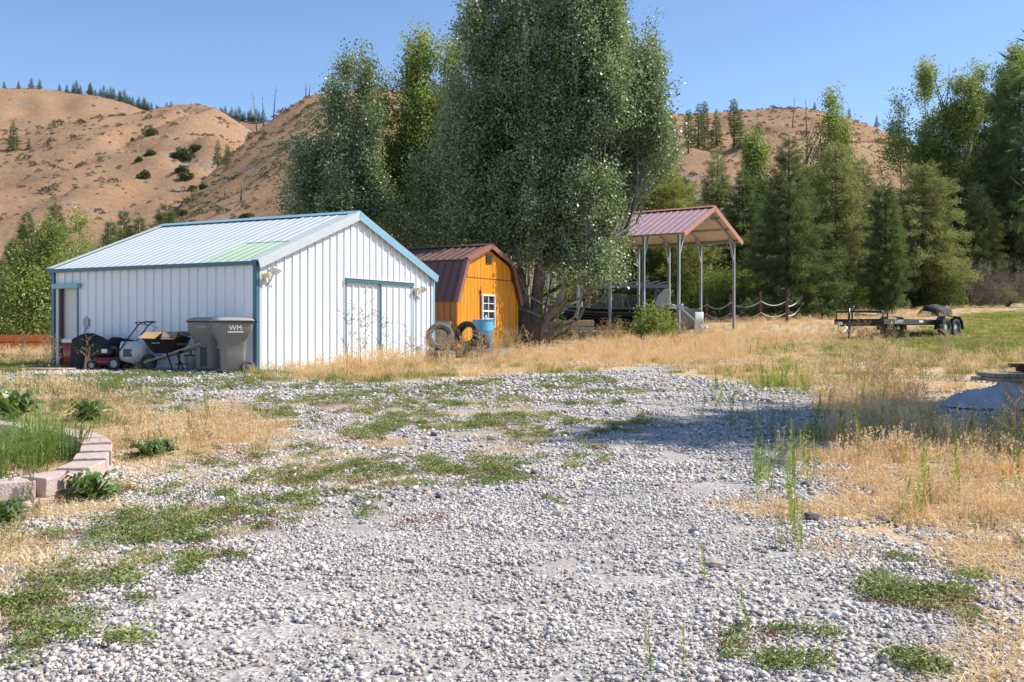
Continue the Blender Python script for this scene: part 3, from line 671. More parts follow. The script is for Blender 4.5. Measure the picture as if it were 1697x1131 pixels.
for s in (-1, 1):
    wf = MB(); A, B_, D_, E_ = Vector((s * .86, 3.75, .88)), Vector((s * .80, 3.1, 1.38)), Vector((s * .84, 2.35, 1.36)), Vector((s * .90, 2.25, .86))
    for p, q in ((A, B_), (B_, D_), (D_, E_), (B_, Vector((s * .88, 3.05, .88)))): wf.tube([p, q], .022, 6)
    wf.tube([A, Vector((s * .1, 3.95, .90))], .02, 6); wf.tube([B_, Vector((s * .1, 3.25, 1.40))], .022, 6); wf.tube([Vector((s * .1, 3.95, .90)), Vector((s * .1, 3.25, 1.40))], .02, 6)
    fr = wf.build('windshield_frame', M['galv_old'], boat)
    MB().add([A, B_, Vector((s * .1, 3.25, 1.40)), Vector((s * .1, 3.95, .90))], [(0, 1, 2, 3)]).build('pane', M['wind_glass'], fr)
    MB().add([A, B_, D_, E_], [(0, 1, 2, 3)]).build('pane', M['wind_glass'], fr)
MB().tube([(.45, 2.5, 1.05), (.45, 2.62, 1.15), (.62, 2.66, 1.05), (.45, 2.6, .95), (.30, 2.62, 1.05), (.45, 2.62, 1.15)], .02, 6).build('steering_wheel', M['dark_grey'], boat)
tm_ = MB().tube([(.1, 6.6, 1.12), (.05, 4.8, 1.24)], .025, 8).tube([(.1, 6.65, 1.12), (.1, 6.8, 1.0)], .05, 8); tm_.box((.05, 4.7, 1.22), (.16, .35, .14)); tm_.build('trolling_motor', M['dark_grey'], boat)
text_part('WN 5403 JL', .13, M['white_paint'], boat, frame((-.93, 5.0, .83), (-.22, -1, 0), (.12, 0, 1)), 'registration_number')
btr = thing('boat_trailer', 'grey steel boat trailer carrying the black boat', 'trailer', (bt.x, bt.y, bz), CT)
b = MB()
for s in (-1, 1): b.bar((s * .75, -.2, .22), (s * .55, 5.6, .22), .07, .10); b.bar((s * .55, 5.6, .22), (0, 7.2, .32), .07, .10)
for y in (.2, 1.8, 3.4, 4.9): b.bar((-.75, y, .18), (.75, y, .18), .06, .06)
b.build('frame', M['galv_old'], btr)
def wheel_meshes(r, wd, hub=.55, n=28):
    t = MB().lathe([(r * .62, -wd / 2), (r * .93, -wd / 2), (r * 1.0, -wd * .36), (r * 1.0, wd * .36), (r * .93, wd / 2), (r * .62, wd / 2)], n, closed=True).mesh('tyre', M['rubber'])
    h = MB().lathe([(.02, -wd * .30), (r * .25, -wd * .32), (r * .45, -wd * .1), (r * .62, -wd * .44), (r * .64, wd * .44), (r * .45, wd * .1), (r * .25, wd * .32), (.02, wd * .30)], n).mesh('rim', M['chrome']); return t, h
def wheel(parent, loc, t, h, rot):
    e = part('tyre', t, parent, loc, rot); part('rim', h, e); return e
wt, wh = wheel_meshes(.33, .20)
for s in (-1, 1): wheel(btr, (s * 1.12, 1.5, .33), wt, wh, (0, R(90), 0))
for s in (-1, 1):
    fb = MB(); ring = [(math.cos(a) * .42, math.sin(a) * .42) for a in np.linspace(.1, math.pi - .1, 10)]
    fb.prism([(x, z) for x, z in ring] + [(x * .95, z * .95) for x, z in reversed(ring)], (s * 1.12 - .13, 1.5, .33), (0, 1, 0), (0, 0, 1), (1, 0, 0), 0, .26).build('fender', M['black_paint'], btr)

# ================================================================== PERGOLA BEHIND THE BOAT
M['slate_metal'] = mat('slate_metal', (.13, .17, .21), .4, .2, .08, 4); M['slate_panel'] = mat('slate_panel', (.30, .34, .38), .4, .2, .08, 3)
pg = onground(968, 45.0); pga = math.atan2(-.06, 1)
perg = thing('metal_pergola', 'blue grey metal pergola with flat overlapping slatted roof behind the boat', 'pergola', pg, R(2))
PH = 3.55 - pg.z; PWd, PDp = 3.75, 2.6
for x in (.1, PWd - .1):
    for y in (0, PDp): MB().box((x, y, PH / 2 - .1), (.13, .13, PH)).build('post', M['slate_metal'], perg)
for y in (0, PDp): MB().box((PWd / 2, y, PH - .02), (PWd + .1, .10, .16)).build('beam', M['slate_metal'], perg)
for x in (.02, PWd - .02): MB().box((x, PDp / 2, PH - .03), (.10, PDp, .14)).build('side_beam', M['slate_metal'], perg)
sl = MB().box((0, PDp / 2, .06), (PWd / 8 + .16, PDp + .3, .03), Matrix.Rotation(R(-13), 3, 'Y')).mesh('slat', M['slate_panel'])
for k in range(8): part('slat', sl, perg, ((k + .5) * PWd / 8, 0, PH + .07))
for x, s in ((.1, 1), (PWd - .1, -1)):
    for y in (0, PDp): MB().bar((x, y, PH - .55), (x + s * .5, y, PH - .05), .05, .05, (0, 1, 0)).build('corner_brace', M['slate_metal'], perg)

# ================================================================== THINGS ALONG THE SHADED BARN WALL
def wallpt(s, off):                                # point in front of the long wall, on the ground
    p = bmx @ Vector((-off, s, 0)); return Vector((p.x, p.y, gzf(p.x, p.y)))
def s_of(u):
    k = (u - CU) / F; return (-5.19 - k * 20.6) / (.886 + k * .463)
M['bin_grey'] = mat('bin_grey', (.22, .20, .185), .5, 0, .08, 5)
M['bin_dark'] = mat('bin_rim', (.05, .047, .045), .55, 0, .1, 6)
M['bin_lid'] = mat('bin_lid', (.33, .31, .29), .5, 0, .08, 5)
def rrect(w, d, z, r, n=4, cx=0, cy=0):
    pts = []
    for sx, sy, a0 in ((1, 1, 0), (-1, 1, 90), (-1, -1, 180), (1, -1, 270)):
        for k in range(n + 1):
            a = R(a0 + 90 * k / n); pts.append(Vector((cx + sx * (w / 2 - r) + r * math.cos(a), cy + sy * (d / 2 - r) + r * math.sin(a), z)))
    return pts
def trash_bin(loc, rz, label):
    loc = Vector(loc)
    t = thing('trash_bin', label, 'trash bin', loc, rz, 'wheeled trash bins against the barn')
    lv = [(.02, .40, .44, .10), (.06, .43, .47, .11), (.40, .455, .50, .11), (.62, .475, .52, .11), (.70, .54, .58, .08), (.80, .61, .68, .06), (.98, .63, .71, .06), (1.0, .63, .71, .06)]
    MB().rings([rrect(a, b, z, r, 5) for z, a, b, r in lv]).build('body', M['bin_grey'], t)
    MB().rings([rrect(.66, .74, .985, .06, 5), rrect(.665, .745, 1.015, .06, 5)]).build('rim', M['bin_dark'], t)
    MB().rings([rrect(.68, .76, 1.016, .07, 5), rrect(.68, .76, 1.04, .07, 5), rrect(.58, .64, 1.075, .10, 5), rrect(.36, .40, 1.09, .10, 5)]).build('lid', M['bin_lid'], t)
    MB().tube([(-.25, .40, 1.0), (-.25, .46, 1.02), (.25, .46, 1.02), (.25, .40, 1.0)], .018, 8).build('handle', M['bin_dark'], t)
    rc = MB().box((0, -.246, .30), (.13, .03, .42)).build('recess', M['bin_dark'], t); MB().tube([(-.09, -.266, .50), (.09, -.266, .50)], .014, 8).build('grab_bar', M['galv'], rc)
    wt_, wh_ = WB
    for s in (-1, 1): wheel(t, (s * .27, .25, .125), wt_, wh_, (0, R(90), 0))
    return t
WB = (MB().lathe([(.07, -.03), (.115, -.03), (.125, -.02), (.125, .02), (.115, .03), (.07, .03)], 20, closed=True).mesh('tyre', M['rubber_dusty']),
      MB().lathe([(.005, -.028), (.03, -.03), (.05, -.015), (.075, -.026), (.075, .026), (.05, .015), (.03, .03), (.005, .028)], 20).mesh('rim', M['bin_grey']))
pb = onground(384, 20.05); tb = trash_bin(pb, R(-62), 'grey wheeled bin turned sideways nearest the barn corner with white side lettering')
text_part('WM', .14, M['white_paint'], tb, frame((.319, .0, .88), (0, 1, 0), (.0, 0, 1)))
MB().box((.319, 0, .805), (.006, .30, .022)).build('lettering', M['white_paint'], tb)
pb2 = onground(346, 20.75); tb2 = trash_bin(pb2, R(-8), 'darker grey wheeled bin partly hidden behind the lettered bin, front recess showing')
for k in range(5): MB().box((-.09 + k * .045, -.358, .89), (.030, .006, .05)).build('lettering', M['galv_old'], tb2)

# tub
M['tub'] = mat('tub_grey', (.33, .33, .31), .6, 0, .1, 5)
t = thing('plastic_tub', 'grey tapered plastic tub with dark rim between wheelbarrow and bins', 'tub', onground(322, 20.95), BT)
MB().lathe([(.12, .0), (.155, .01), (.20, .30), (.205, .31), (.185, .31), (.14, .03), (.0, .03)], 24).build('body', M['tub'], t)
MB().lathe([(.198, .295), (.214, .295), (.214, .318), (.198, .318)], 24, closed=True).build('rim', M['dark_grey'], t)

# wheelbarrow: nose to the left, handles to the right
M['tray_black'] = mat('tray_black', (.022, .022, .022), .45, 0, .2, 6); M['handle_wood'] = wood_mat('handle_wood', (.25, .20, .15), (.36, .30, .23), .8)
wbp = onground(277, 20.75); wb = thing('wheelbarrow', 'black tray wheelbarrow with weathered wooden handles holding a cardboard box', 'wheelbarrow', wbp, R(-8))
rg = [[Vector((x * a + dx, y * b, z)) for x, y in ((-1, -.8), (-.75, -1), (.8, -1), (1, -.85), (1, .85), (.8, 1), (-.75, 1), (-1, .8))] for a, b, z, dx in ((.20, .19, .36, .02), (.24, .22, .38, .02), (.40, .34, .68, -.02), (.42, .36, .685, -.02), (.395, .335, .68, -.02), (.22, .20, .40, .02))]
MB().rings(rg).build('tray', M['tray_black'], wb)
for s in (-1, 1):
    MB().bar((-.45, s * .10, .17), (.86, s * .30, .56), .036, .045).build('handle', M['handle_wood'], wb)
lg = MB()
for s in (-1, 1): lg.tube([(.10, s * .2, .36), (.24, s * .24, .02), (.36, s * .24, .02), (.40, s * .25, .42)], .016, 8)
lg.tube([(.30, -.24, .14), (.30, .24, .14)], .013, 8); lg.build('leg_frame', M['black_paint'], wb)
w_t, w_h = wheel_meshes(.17, .08); w_h.materials[0] = M['dark_grey']; wheel(wb, (-.40, 0, .17), w_t, w_h, (R(90), 0, 0))
for k in range(6): MB().box((-.17 + k * .030, -.297, .575), (.020, .004, .03), Matrix.Rotation(R(-27), 3, 'X')).build('lettering', M['white_paint'], wb)
M['cardboard'] = mat('cardboard', (.55, .32, .14), .85, 0, .10, 5); M['cardboard_in'] = mat('cardboard_inside', (.34, .235, .15), .9, 0, .1, 5)  # first cardboard brightened, sunlight on the box flaps put into its colour
bx = thing('cardboard_box', 'open brown cardboard box with drooping flaps resting in the wheelbarrow', 'box', wbp + Vector((0, 0, .50)), R(-8))
bb = MB(); bb.box((0, -.22, .16), (.66, .008, .28)); bb.box((0, .22, .16), (.66, .008, .28)); bb.box((-.33, 0, .16), (.008, .43, .28)); bb.box((.33, 0, .16), (.008, .43, .28)); bb.box((0, 0, .025), (.65, .43, .008)); bb.build('body', M['cardboard_in'], bx)
def flap(pts, nm='flap', m_='cardboard'): MB().add(pts + [Vector(p) + Vector((0, 0, -.007)) for p in pts], [(0, 1, 2, 3), (7, 6, 5, 4), (0, 4, 5, 1), (1, 5, 6, 2), (2, 6, 7, 3), (3, 7, 4, 0)]).build(nm, M[m_], bx)
flap([(-.33, -.22, .30), (.01, -.22, .30), (-.07, -.40, .16), (-.44, -.40, .17)]); flap([(.02, -.22, .30), (.33, -.22, .30), (.36, -.38, .15), (.06, -.39, .15)], m_='cardboard_in')
flap([(-.33, .22, .30), (.33, .22, .30), (.36, .38, .22), (-.36, .38, .22)]); flap([(-.33, -.22, .302), (-.33, .22, .302), (-.47, .24, .20), (-.45, -.24, .20)]); flap([(.33, .22, .302), (.33, -.22, .302), (.42, -.2, .22), (.42, .2, .22)], m_='cardboard_in')

# lawn mower facing left, grass bag behind
M['mower_red'] = mat('mower_red', (.22, .02, .02), .35, 0, .1, 5); M['bag_grey'] = mat('bag_grey', (.62, .61, .59), .75, 0, .1, 5, .2)
mw = thing('lawn_mower', 'red push lawn mower with grey grass bag and folded black handle', 'lawn mower', onground(192, 21.35), R(-6))
MB().rings([rrect(.62, .46, .10, .14, 5, -.12), rrect(.64, .48, .20, .14, 5, -.12), rrect(.52, .38, .27, .12, 5, -.12)]).build('deck', M['mower_red'], mw)
en = MB().rings([rrect(.36, .32, .27, .08, 4, -.18), rrect(.38, .34, .42, .08, 4, -.18), rrect(.28, .26, .50, .08, 4, -.18)]).build('engine', M['black_paint'], mw, 0)
MB().box((-.16, -.175, .40), (.12, .012, .08)).build('air_filter_badge', M['white_plastic'], en)
mt_, mh_ = wheel_meshes(.10, .05); mt2, mh2 = wheel_meshes(.135, .05); mh_.materials[0] = M['galv_old']; mh2.materials[0] = M['galv_old']
for s in (-1, 1): wheel(mw, (-.40, s * .25, .10), mt_, mh_, (R(90), 0, 0)); wheel(mw, (.10, s * .27, .135), mt2, mh2, (R(90), 0, 0))
bgm = MB().rings([[Vector((x, y * k, z)) for y, z in ((-.22, z0), (-.24, z0 + h * .5), (-.2, z0 + h), (.2, z0 + h), (.24, z0 + h * .5), (.22, z0))] for x, k, z0, h in ((.16, .7, .24, .26), (.22, 1, .20, .40), (.50, 1.05, .14, .46), (.68, 1.0, .22, .38), (.76, .7, .28, .26))]).build('grass_bag', M['bag_grey'], mw)
MB().box((.38, -.242, .36), (.19, .014, .16)).build('bag_label', M['dark_grey'], bgm)
hd = MB()
for s in (-1, 1): hd.tube([(.06, s * .24, .20), (.30, s * .24, .55), (.62, s * .22, .96), (.72, s * .21, 1.0)], .014, 8)
hd.tube([(.72, -.21, 1.0), (.80, -.15, 1.01), (.80, .15, 1.01), (.72, .21, 1.0)], .016, 8); hd.tube([(.60, -.22, .93), (.52, -.18, 1.0), (.52, .18, 1.0), (.60, .22, .93)], .011, 8); hd.build('handle', M['black_paint'], mw)
MB().tube([(.64, -.2, .95), (.85, -.1, .93), (.93, 0, .88), (.8, .05, .82), (.6, .05, .75)], .006, 6).build('cable', M['dark_grey'], mw)

# black covered grill, cooler, cardboard
M['black_cloth'] = mat('black_cloth', (.014, .014, .018), .75, 0, .3, 4, .5, 9); M['cooler_red'] = mat('cooler_red', (.36, .03, .03), .4, 0, .08, 5)
def drape(name, w, d, h, parent, seed, mt, n=26, topk=.86):
    rings = []
    for (z, k) in ((0.0, 1.06), (.18, 1.03), (.5, 1.0), (.8, .97), (.95, .93), (1.0, topk), (1.01, .4)):
        r = []
        for i in range(n * 2):
            a = math.pi * i / n; c, s = math.cos(a), math.sin(a); q = (abs(c) ** 4 + abs(s) ** 4) ** -.25
            rp = 1 + (1 - z) * .09 * math.sin(i * 1.9 + seed) + .04 * math.sin(i * 3.7 + seed * 2 + z * 3)
            zz = z * h * (1 + .07 * math.sin(a * 2 + seed) * (z > .5)); r.append(Vector((c * q * w / 2 * k * rp, s * q * d / 2 * k * rp, zz)))
        rings.append(r)
    return MB().rings(rings, cap0=False).build(name, mt, parent)
g1 = thing('covered_grill', 'barbecue grill under a black fabric cover left of the mower', 'grill', onground(178, 21.75), BT + R(90))
drape('cover', .62, .55, .64, g1, 1.0, M['black_cloth']); MB().box((-.05, -.42, .60), (.5, .35, .04), Matrix.Rotation(R(12), 3, 'X')).build('side_shelf', M['black_cloth'], g1)
g2 = thing('black_sheet', 'crumpled black sheet draped over goods beside the red cooler', 'sheet', onground(148, 22.0), BT + R(90))
drape('cloth', .62, .60, .72, g2, 2.4, M['black_cloth'], topk=.7)
cl_ = thing('cooler', 'red cooler with white lid at the left end of the row', 'cooler', onground(128, 22.35), BT + R(88))
MB().rings([rrect(.50, .34, .02, .05), rrect(.54, .38, .56, .05)]).build('body', M['cooler_red'], cl_); MB().rings([rrect(.57, .41, .56, .05), rrect(.58, .42, .63, .05), rrect(.50, .34, .66, .05)]).build('lid', M['white_plastic'], cl_)
MB().box((-.05, -.2, .50), (.3, .03, .05)).build('handle', M['white_plastic'], cl_)
cb = thing('cardboard_sheet', 'torn brown cardboard sheet leaning on the black sheet', 'cardboard', onground(148, 21.55), R(-5))
MB().add([Vector(p) for p in ((-.14, .0, 0), (.12, 0, 0), (.10, .12, .45), (.04, .16, .62), (-.03, .15, .55), (-.12, .10, .38))] + [Vector(p) + Vector((0, .012, 0)) for p in ((-.14, .0, 0), (.12, 0, 0), (.10, .12, .45), (.04, .16, .62), (-.03, .15, .55), (-.12, .10, .38))], [(0, 1, 2, 3, 4, 5), (11, 10, 9, 8, 7, 6)] + [(i, (i + 1) % 6, 6 + (i + 1) % 6, 6 + i) for i in range(6)]).build('sheet', M['cardboard'], cb)
sp_ = wallpt(s_of(145), .25); sh = thing('shovel', 'long handled shovel leaning blade up against the barn wall', 'shovel', sp_, BT)
MB().tube([(-.05, 0, 0), (.20, 0, .90)], .014, 8).build('handle', M['handle_wood'], sh); MB().add([Vector((.20, y, z)) for y, z in ((-.03, .88), (-.08, .96), (-.08, 1.08), (0, 1.16), (.08, 1.08), (.08, .96), (.03, .88))] + [Vector((.22, y, z)) for y, z in ((-.03, .88), (-.08, .96), (-.08, 1.08), (0, 1.16), (.08, 1.08), (.08, .96), (.03, .88))], [tuple(range(7)), tuple(reversed(range(7, 14)))] + [(i, (i + 1) % 7, 7 + (i + 1) % 7, 7 + i) for i in range(7)]).build('blade', M['galv_old'], sh)
pp = onground(62, 20.9); po_ = MB().tube([(-.75, 0, .03), (0, .03, .035), (.75, .05, .03)], .028, 8).build('wooden_pole', M['raw_wood']); po_.location = pp; po_.rotation_euler = (0, 0, R(3)); tag(po_, 'pale wooden pole lying on the ground left of the barn', 'pole')

# ================================================================== TYRES, BARREL AND BOARDS BY THE SHED
def tyre_mesh(r, wd, n=44):
    prof = [(r * .60, -wd * .36), (r * .66, -wd * .46), (r * .80, -wd * .50), (r * .93, -wd * .46), (r * .985, -wd * .36)]
    prof += [(r * (1.0 if k % 2 else .972), wd * (-.36 + .72 * (k + .5) / 9)) for k in range(9)]
    prof += [(r * .985, wd * .36), (r * .93, wd * .46), (r * .80, wd * .50), (r * .66, wd * .46), (r * .60, wd * .36), (r * .70, wd * .30), (r * .90, wd * .2), (r * .90, -wd * .2), (r * .70, -wd * .30)]
    return MB().lathe(prof, n, closed=True)
TY = [tyre_mesh(.335, .235).mesh('tyre', M['rubber_dusty']), tyre_mesh(.33, .245).mesh('tyre', M['rubber'])]
def tyre(u, Y, z, rot, mi, label, sc=1.0):
    o = bpy.data.objects.new('tyre', TY[mi]); link(o); g = onground(u, Y); o.location = (g.x, g.y, g.z + z); o.rotation_euler = rot; o.scale = (sc,) * 3
    tag(o, label, 'tyre', 'old tyres by the shed')
tyre(729, 24.2, .12, (R(2), 0, .3), 0, 'dusty tyre lying flat under the upright tyre nearest the white barn')
tyre(729, 24.35, .56, (R(79), 0, R(14)), 0, 'grey upright tyre standing on a flat tyre nearest the white barn')
tyre(776, 25.4, .13, (R(-2), R(2), .8), 1, 'black tyre lying flat in front of the orange gable under the standing one')
tyre(775, 25.5, .575, (R(80), 0, R(-24)), 1, 'black upright tyre standing before the orange gable')
tyre(797, 26.0, .27, (R(62), 0, R(-62)), 1, 'tyre leaning low against the blue barrel', .92)
M['barrel_blue'] = mat('barrel_blue', (.10, .36, .56), .45, 0, .1, 4)
br = thing('barrel', 'bright blue plastic barrel under the shed window', 'barrel', onground(800, 27.1), 0)
MB().lathe([(.25, 0), (.285, .03), (.29, .25), (.30, .27), (.29, .29), (.29, .58), (.30, .60), (.29, .62), (.285, .84), (.27, .88), (.29, .885), (.29, .905), (.265, .905), (.26, .87), (.0, .87)], 28).build('body', M['barrel_blue'], br)
MB().lathe([(.03, 0), (.035, .02), (.035, .10), (.02, .13), (.02, .16)], 12, (.09, -.1, .87)).build('spout', M['white_plastic'], br)
MB().box((-.06, -.05, .895), (.10, .08, .05)).build('cap_block', M['white_plastic'], br)
sg_ = onground(693.5, 24.9); st_ = MB().rings([rrect(.16, .09, 0, .03), rrect(.165, .09, .12, .03), rrect(.15, .08, .26, .035), rrect(.09, .05, .315, .02)]).build('stone_slab', M['concrete']); st_.location = sg_; st_.rotation_euler = (R(-6), R(5), R(30)); tag(st_, 'small rounded grey stone slab leaning by the barn gable', 'stone')
bo = thing('particle_board', 'square grey brown board leaning on the shed side wall behind the tyres', 'board', onground(735, 27.4), ST)
MB().box((0, .3, .42), (.03, 1.0, .90), Matrix.Rotation(R(8), 3, 'Y')).build('sheet', M['grey_wood'], bo)

# ================================================================== ODDS AND ENDS UNDER THE TREE
wp = onground(868, 29.0); pw2 = MB().tube([(0, 0, .03), (.8, .05, .035), (1.55, .08, .03)], .03, 8).build('white_pipe', M['white_plastic']); pw2.location = wp; tag(pw2, 'thin white pipe lying in the grass under the leaning trunk', 'pipe')
tt = thing('tipped_table', 'dark wooden table tipped on its side with thin pale legs beside the trunk', 'table', onground(880, 30.4), R(-20))
MB().box((0, 0, .36), (.62, .05, .70), Matrix.Rotation(R(-14), 3, 'X')).build('table_top', M['dark_wood'], tt)
for a, b in (((-.2, -.12, .66), (.14, -.42, .02)), ((-.22, -.12, .66), (-.34, -.40, .02))): MB().tube([a, b], .016, 6).build('leg', M['raw_wood'], tt)
tb_ = thing('work_bench', 'low steel frame bench under the left end of the boat', 'bench', onground(936, 32.6), R(2))
fb_ = MB()
for y in (0, .6): fb_.box((0, y, .50), (1.9, .05, .05))
for x in (-.9, 0, .9): fb_.box((x, .3, .475), (.05, .6, .04))
fb_.build('frame', M['galv_old'], tb_)
for x in (-.85, .85):
    for y in (0, .6): MB().box((x, y, .235), (.05, .05, .48)).build('leg', M['galv_old'], tb_)
MB().bar((.85, 0, .2), (.55, 0, .48), .03, .03).build('brace', M['galv_old'], tb_)
bm_ = MB().box((0, 0, .11), (1.5, .26, .20)).build('timber', M['raw_wood'], None, .012); g_ = onground(945, 32.8); bm_.location = (g_.x, g_.y, g_.z + .53); bm_.rotation_euler = (0, R(-1), R(3)); tag(bm_, 'thick sawn timber lying on the low steel bench', 'timber')

# ================================================================== SATELLITE DISH
dg = onground(1122, 34.3); ds = thing('satellite_dish', 'white satellite dish tilted on a wooden post with its arm toward the rope fence', 'satellite dish', dg, 0)
dz = 1.5 + (HZ - 499) / F * 34.3 - dg.z; nrm = Vector((-.84, -.34, .42)).normalized()
prof = [(r, .22 * (r / .42) ** 2 * .42) for r in np.linspace(.001, .42, 10)]; prof += [(r, z - .012) for r, z in reversed(prof)]
dish = MB().lathe(prof, 32, (-.42, 0, dz), nrm); dish.build('reflector', M['white_plastic'], ds)
MB().box((0, .02, .45), (.09, .09, .95)).build('post', M['grey_wood'], ds)
MB().box((-.6, .05, .35), (.05, .05, .75)).build('stake', M['grey_wood'], ds)
MB().tube([(-.40, .05, dz - .05), (.05, .12, dz - .2), (.05, .1, .9)], .03, 8).build('mount', M['galv_old'], ds)
arm = MB().bar((.12, .1, dz - .22), (.86, -.05, .45), .06, .05).build('feed_arm', M['white_plastic'], ds)
MB().rings([[Vector((.12, .1, dz - .22)) + Vector((x, y, z)) for x, y in ((-.1, -.09), (.1, -.09), (.1, .09), (-.1, .09))] for z in (-.08, .12)]).build('bracket', M['galv'], ds, .03)
for k in (-1, 1): MB().lathe([(.045, -.06), (.06, -.05), (.06, .05), (.04, .07)], 14, (.88 + k * .09, -.06, .42), (.3, -.9, .3)).build('feed_horn', M['white_plastic'], ds)
# grey cabinet beyond the dish
cbp = onground(1158, 36.0); cb2 = MB().rings([rrect(.3, .2, 0, .02), rrect(.3, .2, .85, .02)]).build('meter_box', M['white_plastic']); cb2.location = cbp; tag(cb2, 'narrow white meter box standing beside the far carport posts', 'box')

# ================================================================== ROPE FENCE
M['post_brown'] = mat('brown_steel', (.15, .075, .06), .6, .2, .15, 6); M['rope'] = mat('rope', (.60, .58, .52), .9, 0, .12, 30, .3, 90)
rf = thing('rope_fence', 'brown posts strung with two sagging white ropes beyond the carport', 'fence', (0, 0, 0))
rp = [(1116, 46.5, 1.05), (1171, 45.5, 1.12), (1210, 45.0, 1.22), (1260.5, 44.0, 1.30), (1306.5, 45.0, 1.35), (1332, 47.0, 1.45)]
rpts = []
for u, Y, h in rp:
    g = onground(u, Y); MB().box((g.x, g.y, g.z + h / 2 - .1), (.10, .10, h + .2)).build('post', M['post_brown'], rf); rpts.append((g, h))
g2_ = onground(1304, 42.4); MB().box((g2_.x, g2_.y, g2_.z + .45), (.10, .10, 1.1)).build('post', M['post_brown'], rf)
g3_ = onground(1338, 46.8); MB().bar((g3_.x + .12, g3_.y, g3_.z - .1), (g3_.x - .08, g3_.y, g3_.z + 1.45), .08, .08).build('post', M['post_brown'], rf)
def rope(a, b, sag, pr):
    pts = [a.lerp(b, t) + Vector((0, 0, -sag * 4 * t * (1 - t))) for t in np.linspace(0, 1, 13)]; MB().tube(pts, .022, 6).build('rope', M['rope'], pr)
for (ga, ha), (gb, hb) in zip(rpts[:-1], rpts[1:]):
    for f in (.62, .24): rope(ga + Vector((0, -.06, ha * f + .08)), gb + Vector((0, -.06, hb * f + .08)), .24, rf)
for f in (.72, .30): rope(g2_ + Vector((0, .06, f)), rpts[-1][0] + Vector((0, -.06, f + .45)), .22, rf)

# ================================================================== WIRE FENCE AT THE EDGE OF THE TREES
wf_ = thing('wire_fence', 'weathered wooden posts with thin wire along the edge of the trees', 'fence', (0, 0, 0))
wpts = []
for u, Y in ((1270, 52), (1397, 53), (1523, 56), (1583, 57), (1650, 57.5), (1725, 58), (1820, 58)):
    g = onground(u, Y); MB().lathe([(.07, -.2), (.068, 1.0), (.05, 1.3)], 9, (g.x, g.y, g.z)).build('post', M['grey_wood'], wf_); wpts.append(g)
for h in (.35, .65, .95, 1.2):
    MB().tube([g + Vector((0, -.07, h)) for g in wpts], .008, 4).build('wire', M['galv_old'], wf_)

# ================================================================== FLATBED TRAILER
ta = math.atan2(.682, .731); tp = Vector((11.93, 32.5, 0)); tz = gzf(13.5, 34.0)
tr = thing('flatbed_trailer', 'black tandem axle flatbed car trailer parked in the grass', 'trailer', (tp.x, tp.y, tz), ta)   # local +x runs to the rear, +y to the far side
TL, TW = 5.5, 1.75; zt = .55
rl = MB()
for y in (.04, TW - .04): rl.box((TL / 2, y, zt), (TL, .07, .17))
rl.box((.03, TW / 2, zt), (.07, TW - .1, .17)); rl.box((TL - .03, TW / 2, zt), (.07, TW - .1, .17))
for x in np.linspace(.5, TL - .5, 8): rl.box((x, TW / 2, zt - .03), (.06, TW - .15, .08))
rl.build('frame', M['black_paint'], tr)
for k in range(9): MB().box((TL / 2, .14 + k * (TW - .28) / 8, zt + .075), (TL - .2, (TW - .28) / 8 - .012, .035)).build('deck_plank', M['dark_wood'], tr)
fr_ = MB(); fr_.tube([(.03, .06, zt + .05), (.03, .06, zt + .33), (.03, TW - .06, zt + .33), (.03, TW - .06, zt + .05)], .03, 8); fr_.tube([(1.1, TW - .05, zt + .1), (1.1, TW - .05, zt + .36), (3.6, TW - .05, zt + .36), (3.6, TW - .05, zt + .1)], .028, 8); fr_.build('rail', M['black_paint'], tr)
tg = MB()
for y in (.35, TW - .35): tg.bar((.5, y, zt - .08), (-1.15, TW / 2, zt - .10), .07, .12)
tg.build('tongue', M['black_paint'], tr); MB().box((-1.25, TW / 2, zt - .06), (.26, .10, .10)).build('coupler', M['galv_old'], tr)
jk = MB().tube([(-.62, TW / 2, zt + .42), (-.62, TW / 2, .05)], .035, 10).build('jack', M['black_paint'], tr); MB().tube([(-.62, TW / 2, zt + .42), (-.50, TW / 2 - .1, zt + .43), (-.50, TW / 2 - .1, zt + .50)], .012, 6).build('crank', M['galv'], jk)
for s in (-.1, .1): MB().tube([(-1.1, TW / 2 + s, zt - .1), (-.95, TW / 2 + s * 2, .22), (-.7, TW / 2 + s * 1.5, .20), (-.4, TW / 2 + s, zt - .1)], .014, 6).build('safety_chain', M['galv'], tr)
vt, vh = wheel_meshes(.345, .21)
for x in (4.0, 4.78):
    for y in (-.17, TW + .17): wheel(tr, (x, y, .345), vt, vh, (R(90), 0, 0))
for y in (-.17, TW + .17):
    pf = [(3.48, .32), (3.60, .62), (3.80, .76), (4.39, .78), (4.98, .76), (5.18, .62), (5.30, .32)]
    MB().prism(pf + [(x + (4.39 - x) * .02, z - .02) for x, z in reversed(pf)], (0, y - .13, 0), (1, 0, 0), (0, 0, 1), (0, 1, 0), 0, .26).build('fender', M['blue_fender'] if 'blue_fender' in M else M['black_paint'], tr)
MB().box((5.58, .2, zt), (.05, .22, .10)).build('tail_light', M['mower_red'], tr)
M['decal_green'] = mat('decal_green', (.16, .55, .06), .5, 0, .03, 4)
MB().prism([(0, 0), (.16, 0), (.08, .15)], (.42, .001, zt - .075), (1, 0, 0), (0, 0, 1), (0, -1, 0), 0, .005).build('decal', M['decal_green'], tr)
text_part('SUMMIT', .17, M['white_paint'], tr, frame((1.02, -.002, zt), (1, 0, 0), (0, 0, 1)))
MB().box((2.6, -.001, zt + .02), (.30, .006, .07)).build('decal', M['white_plastic'], tr)

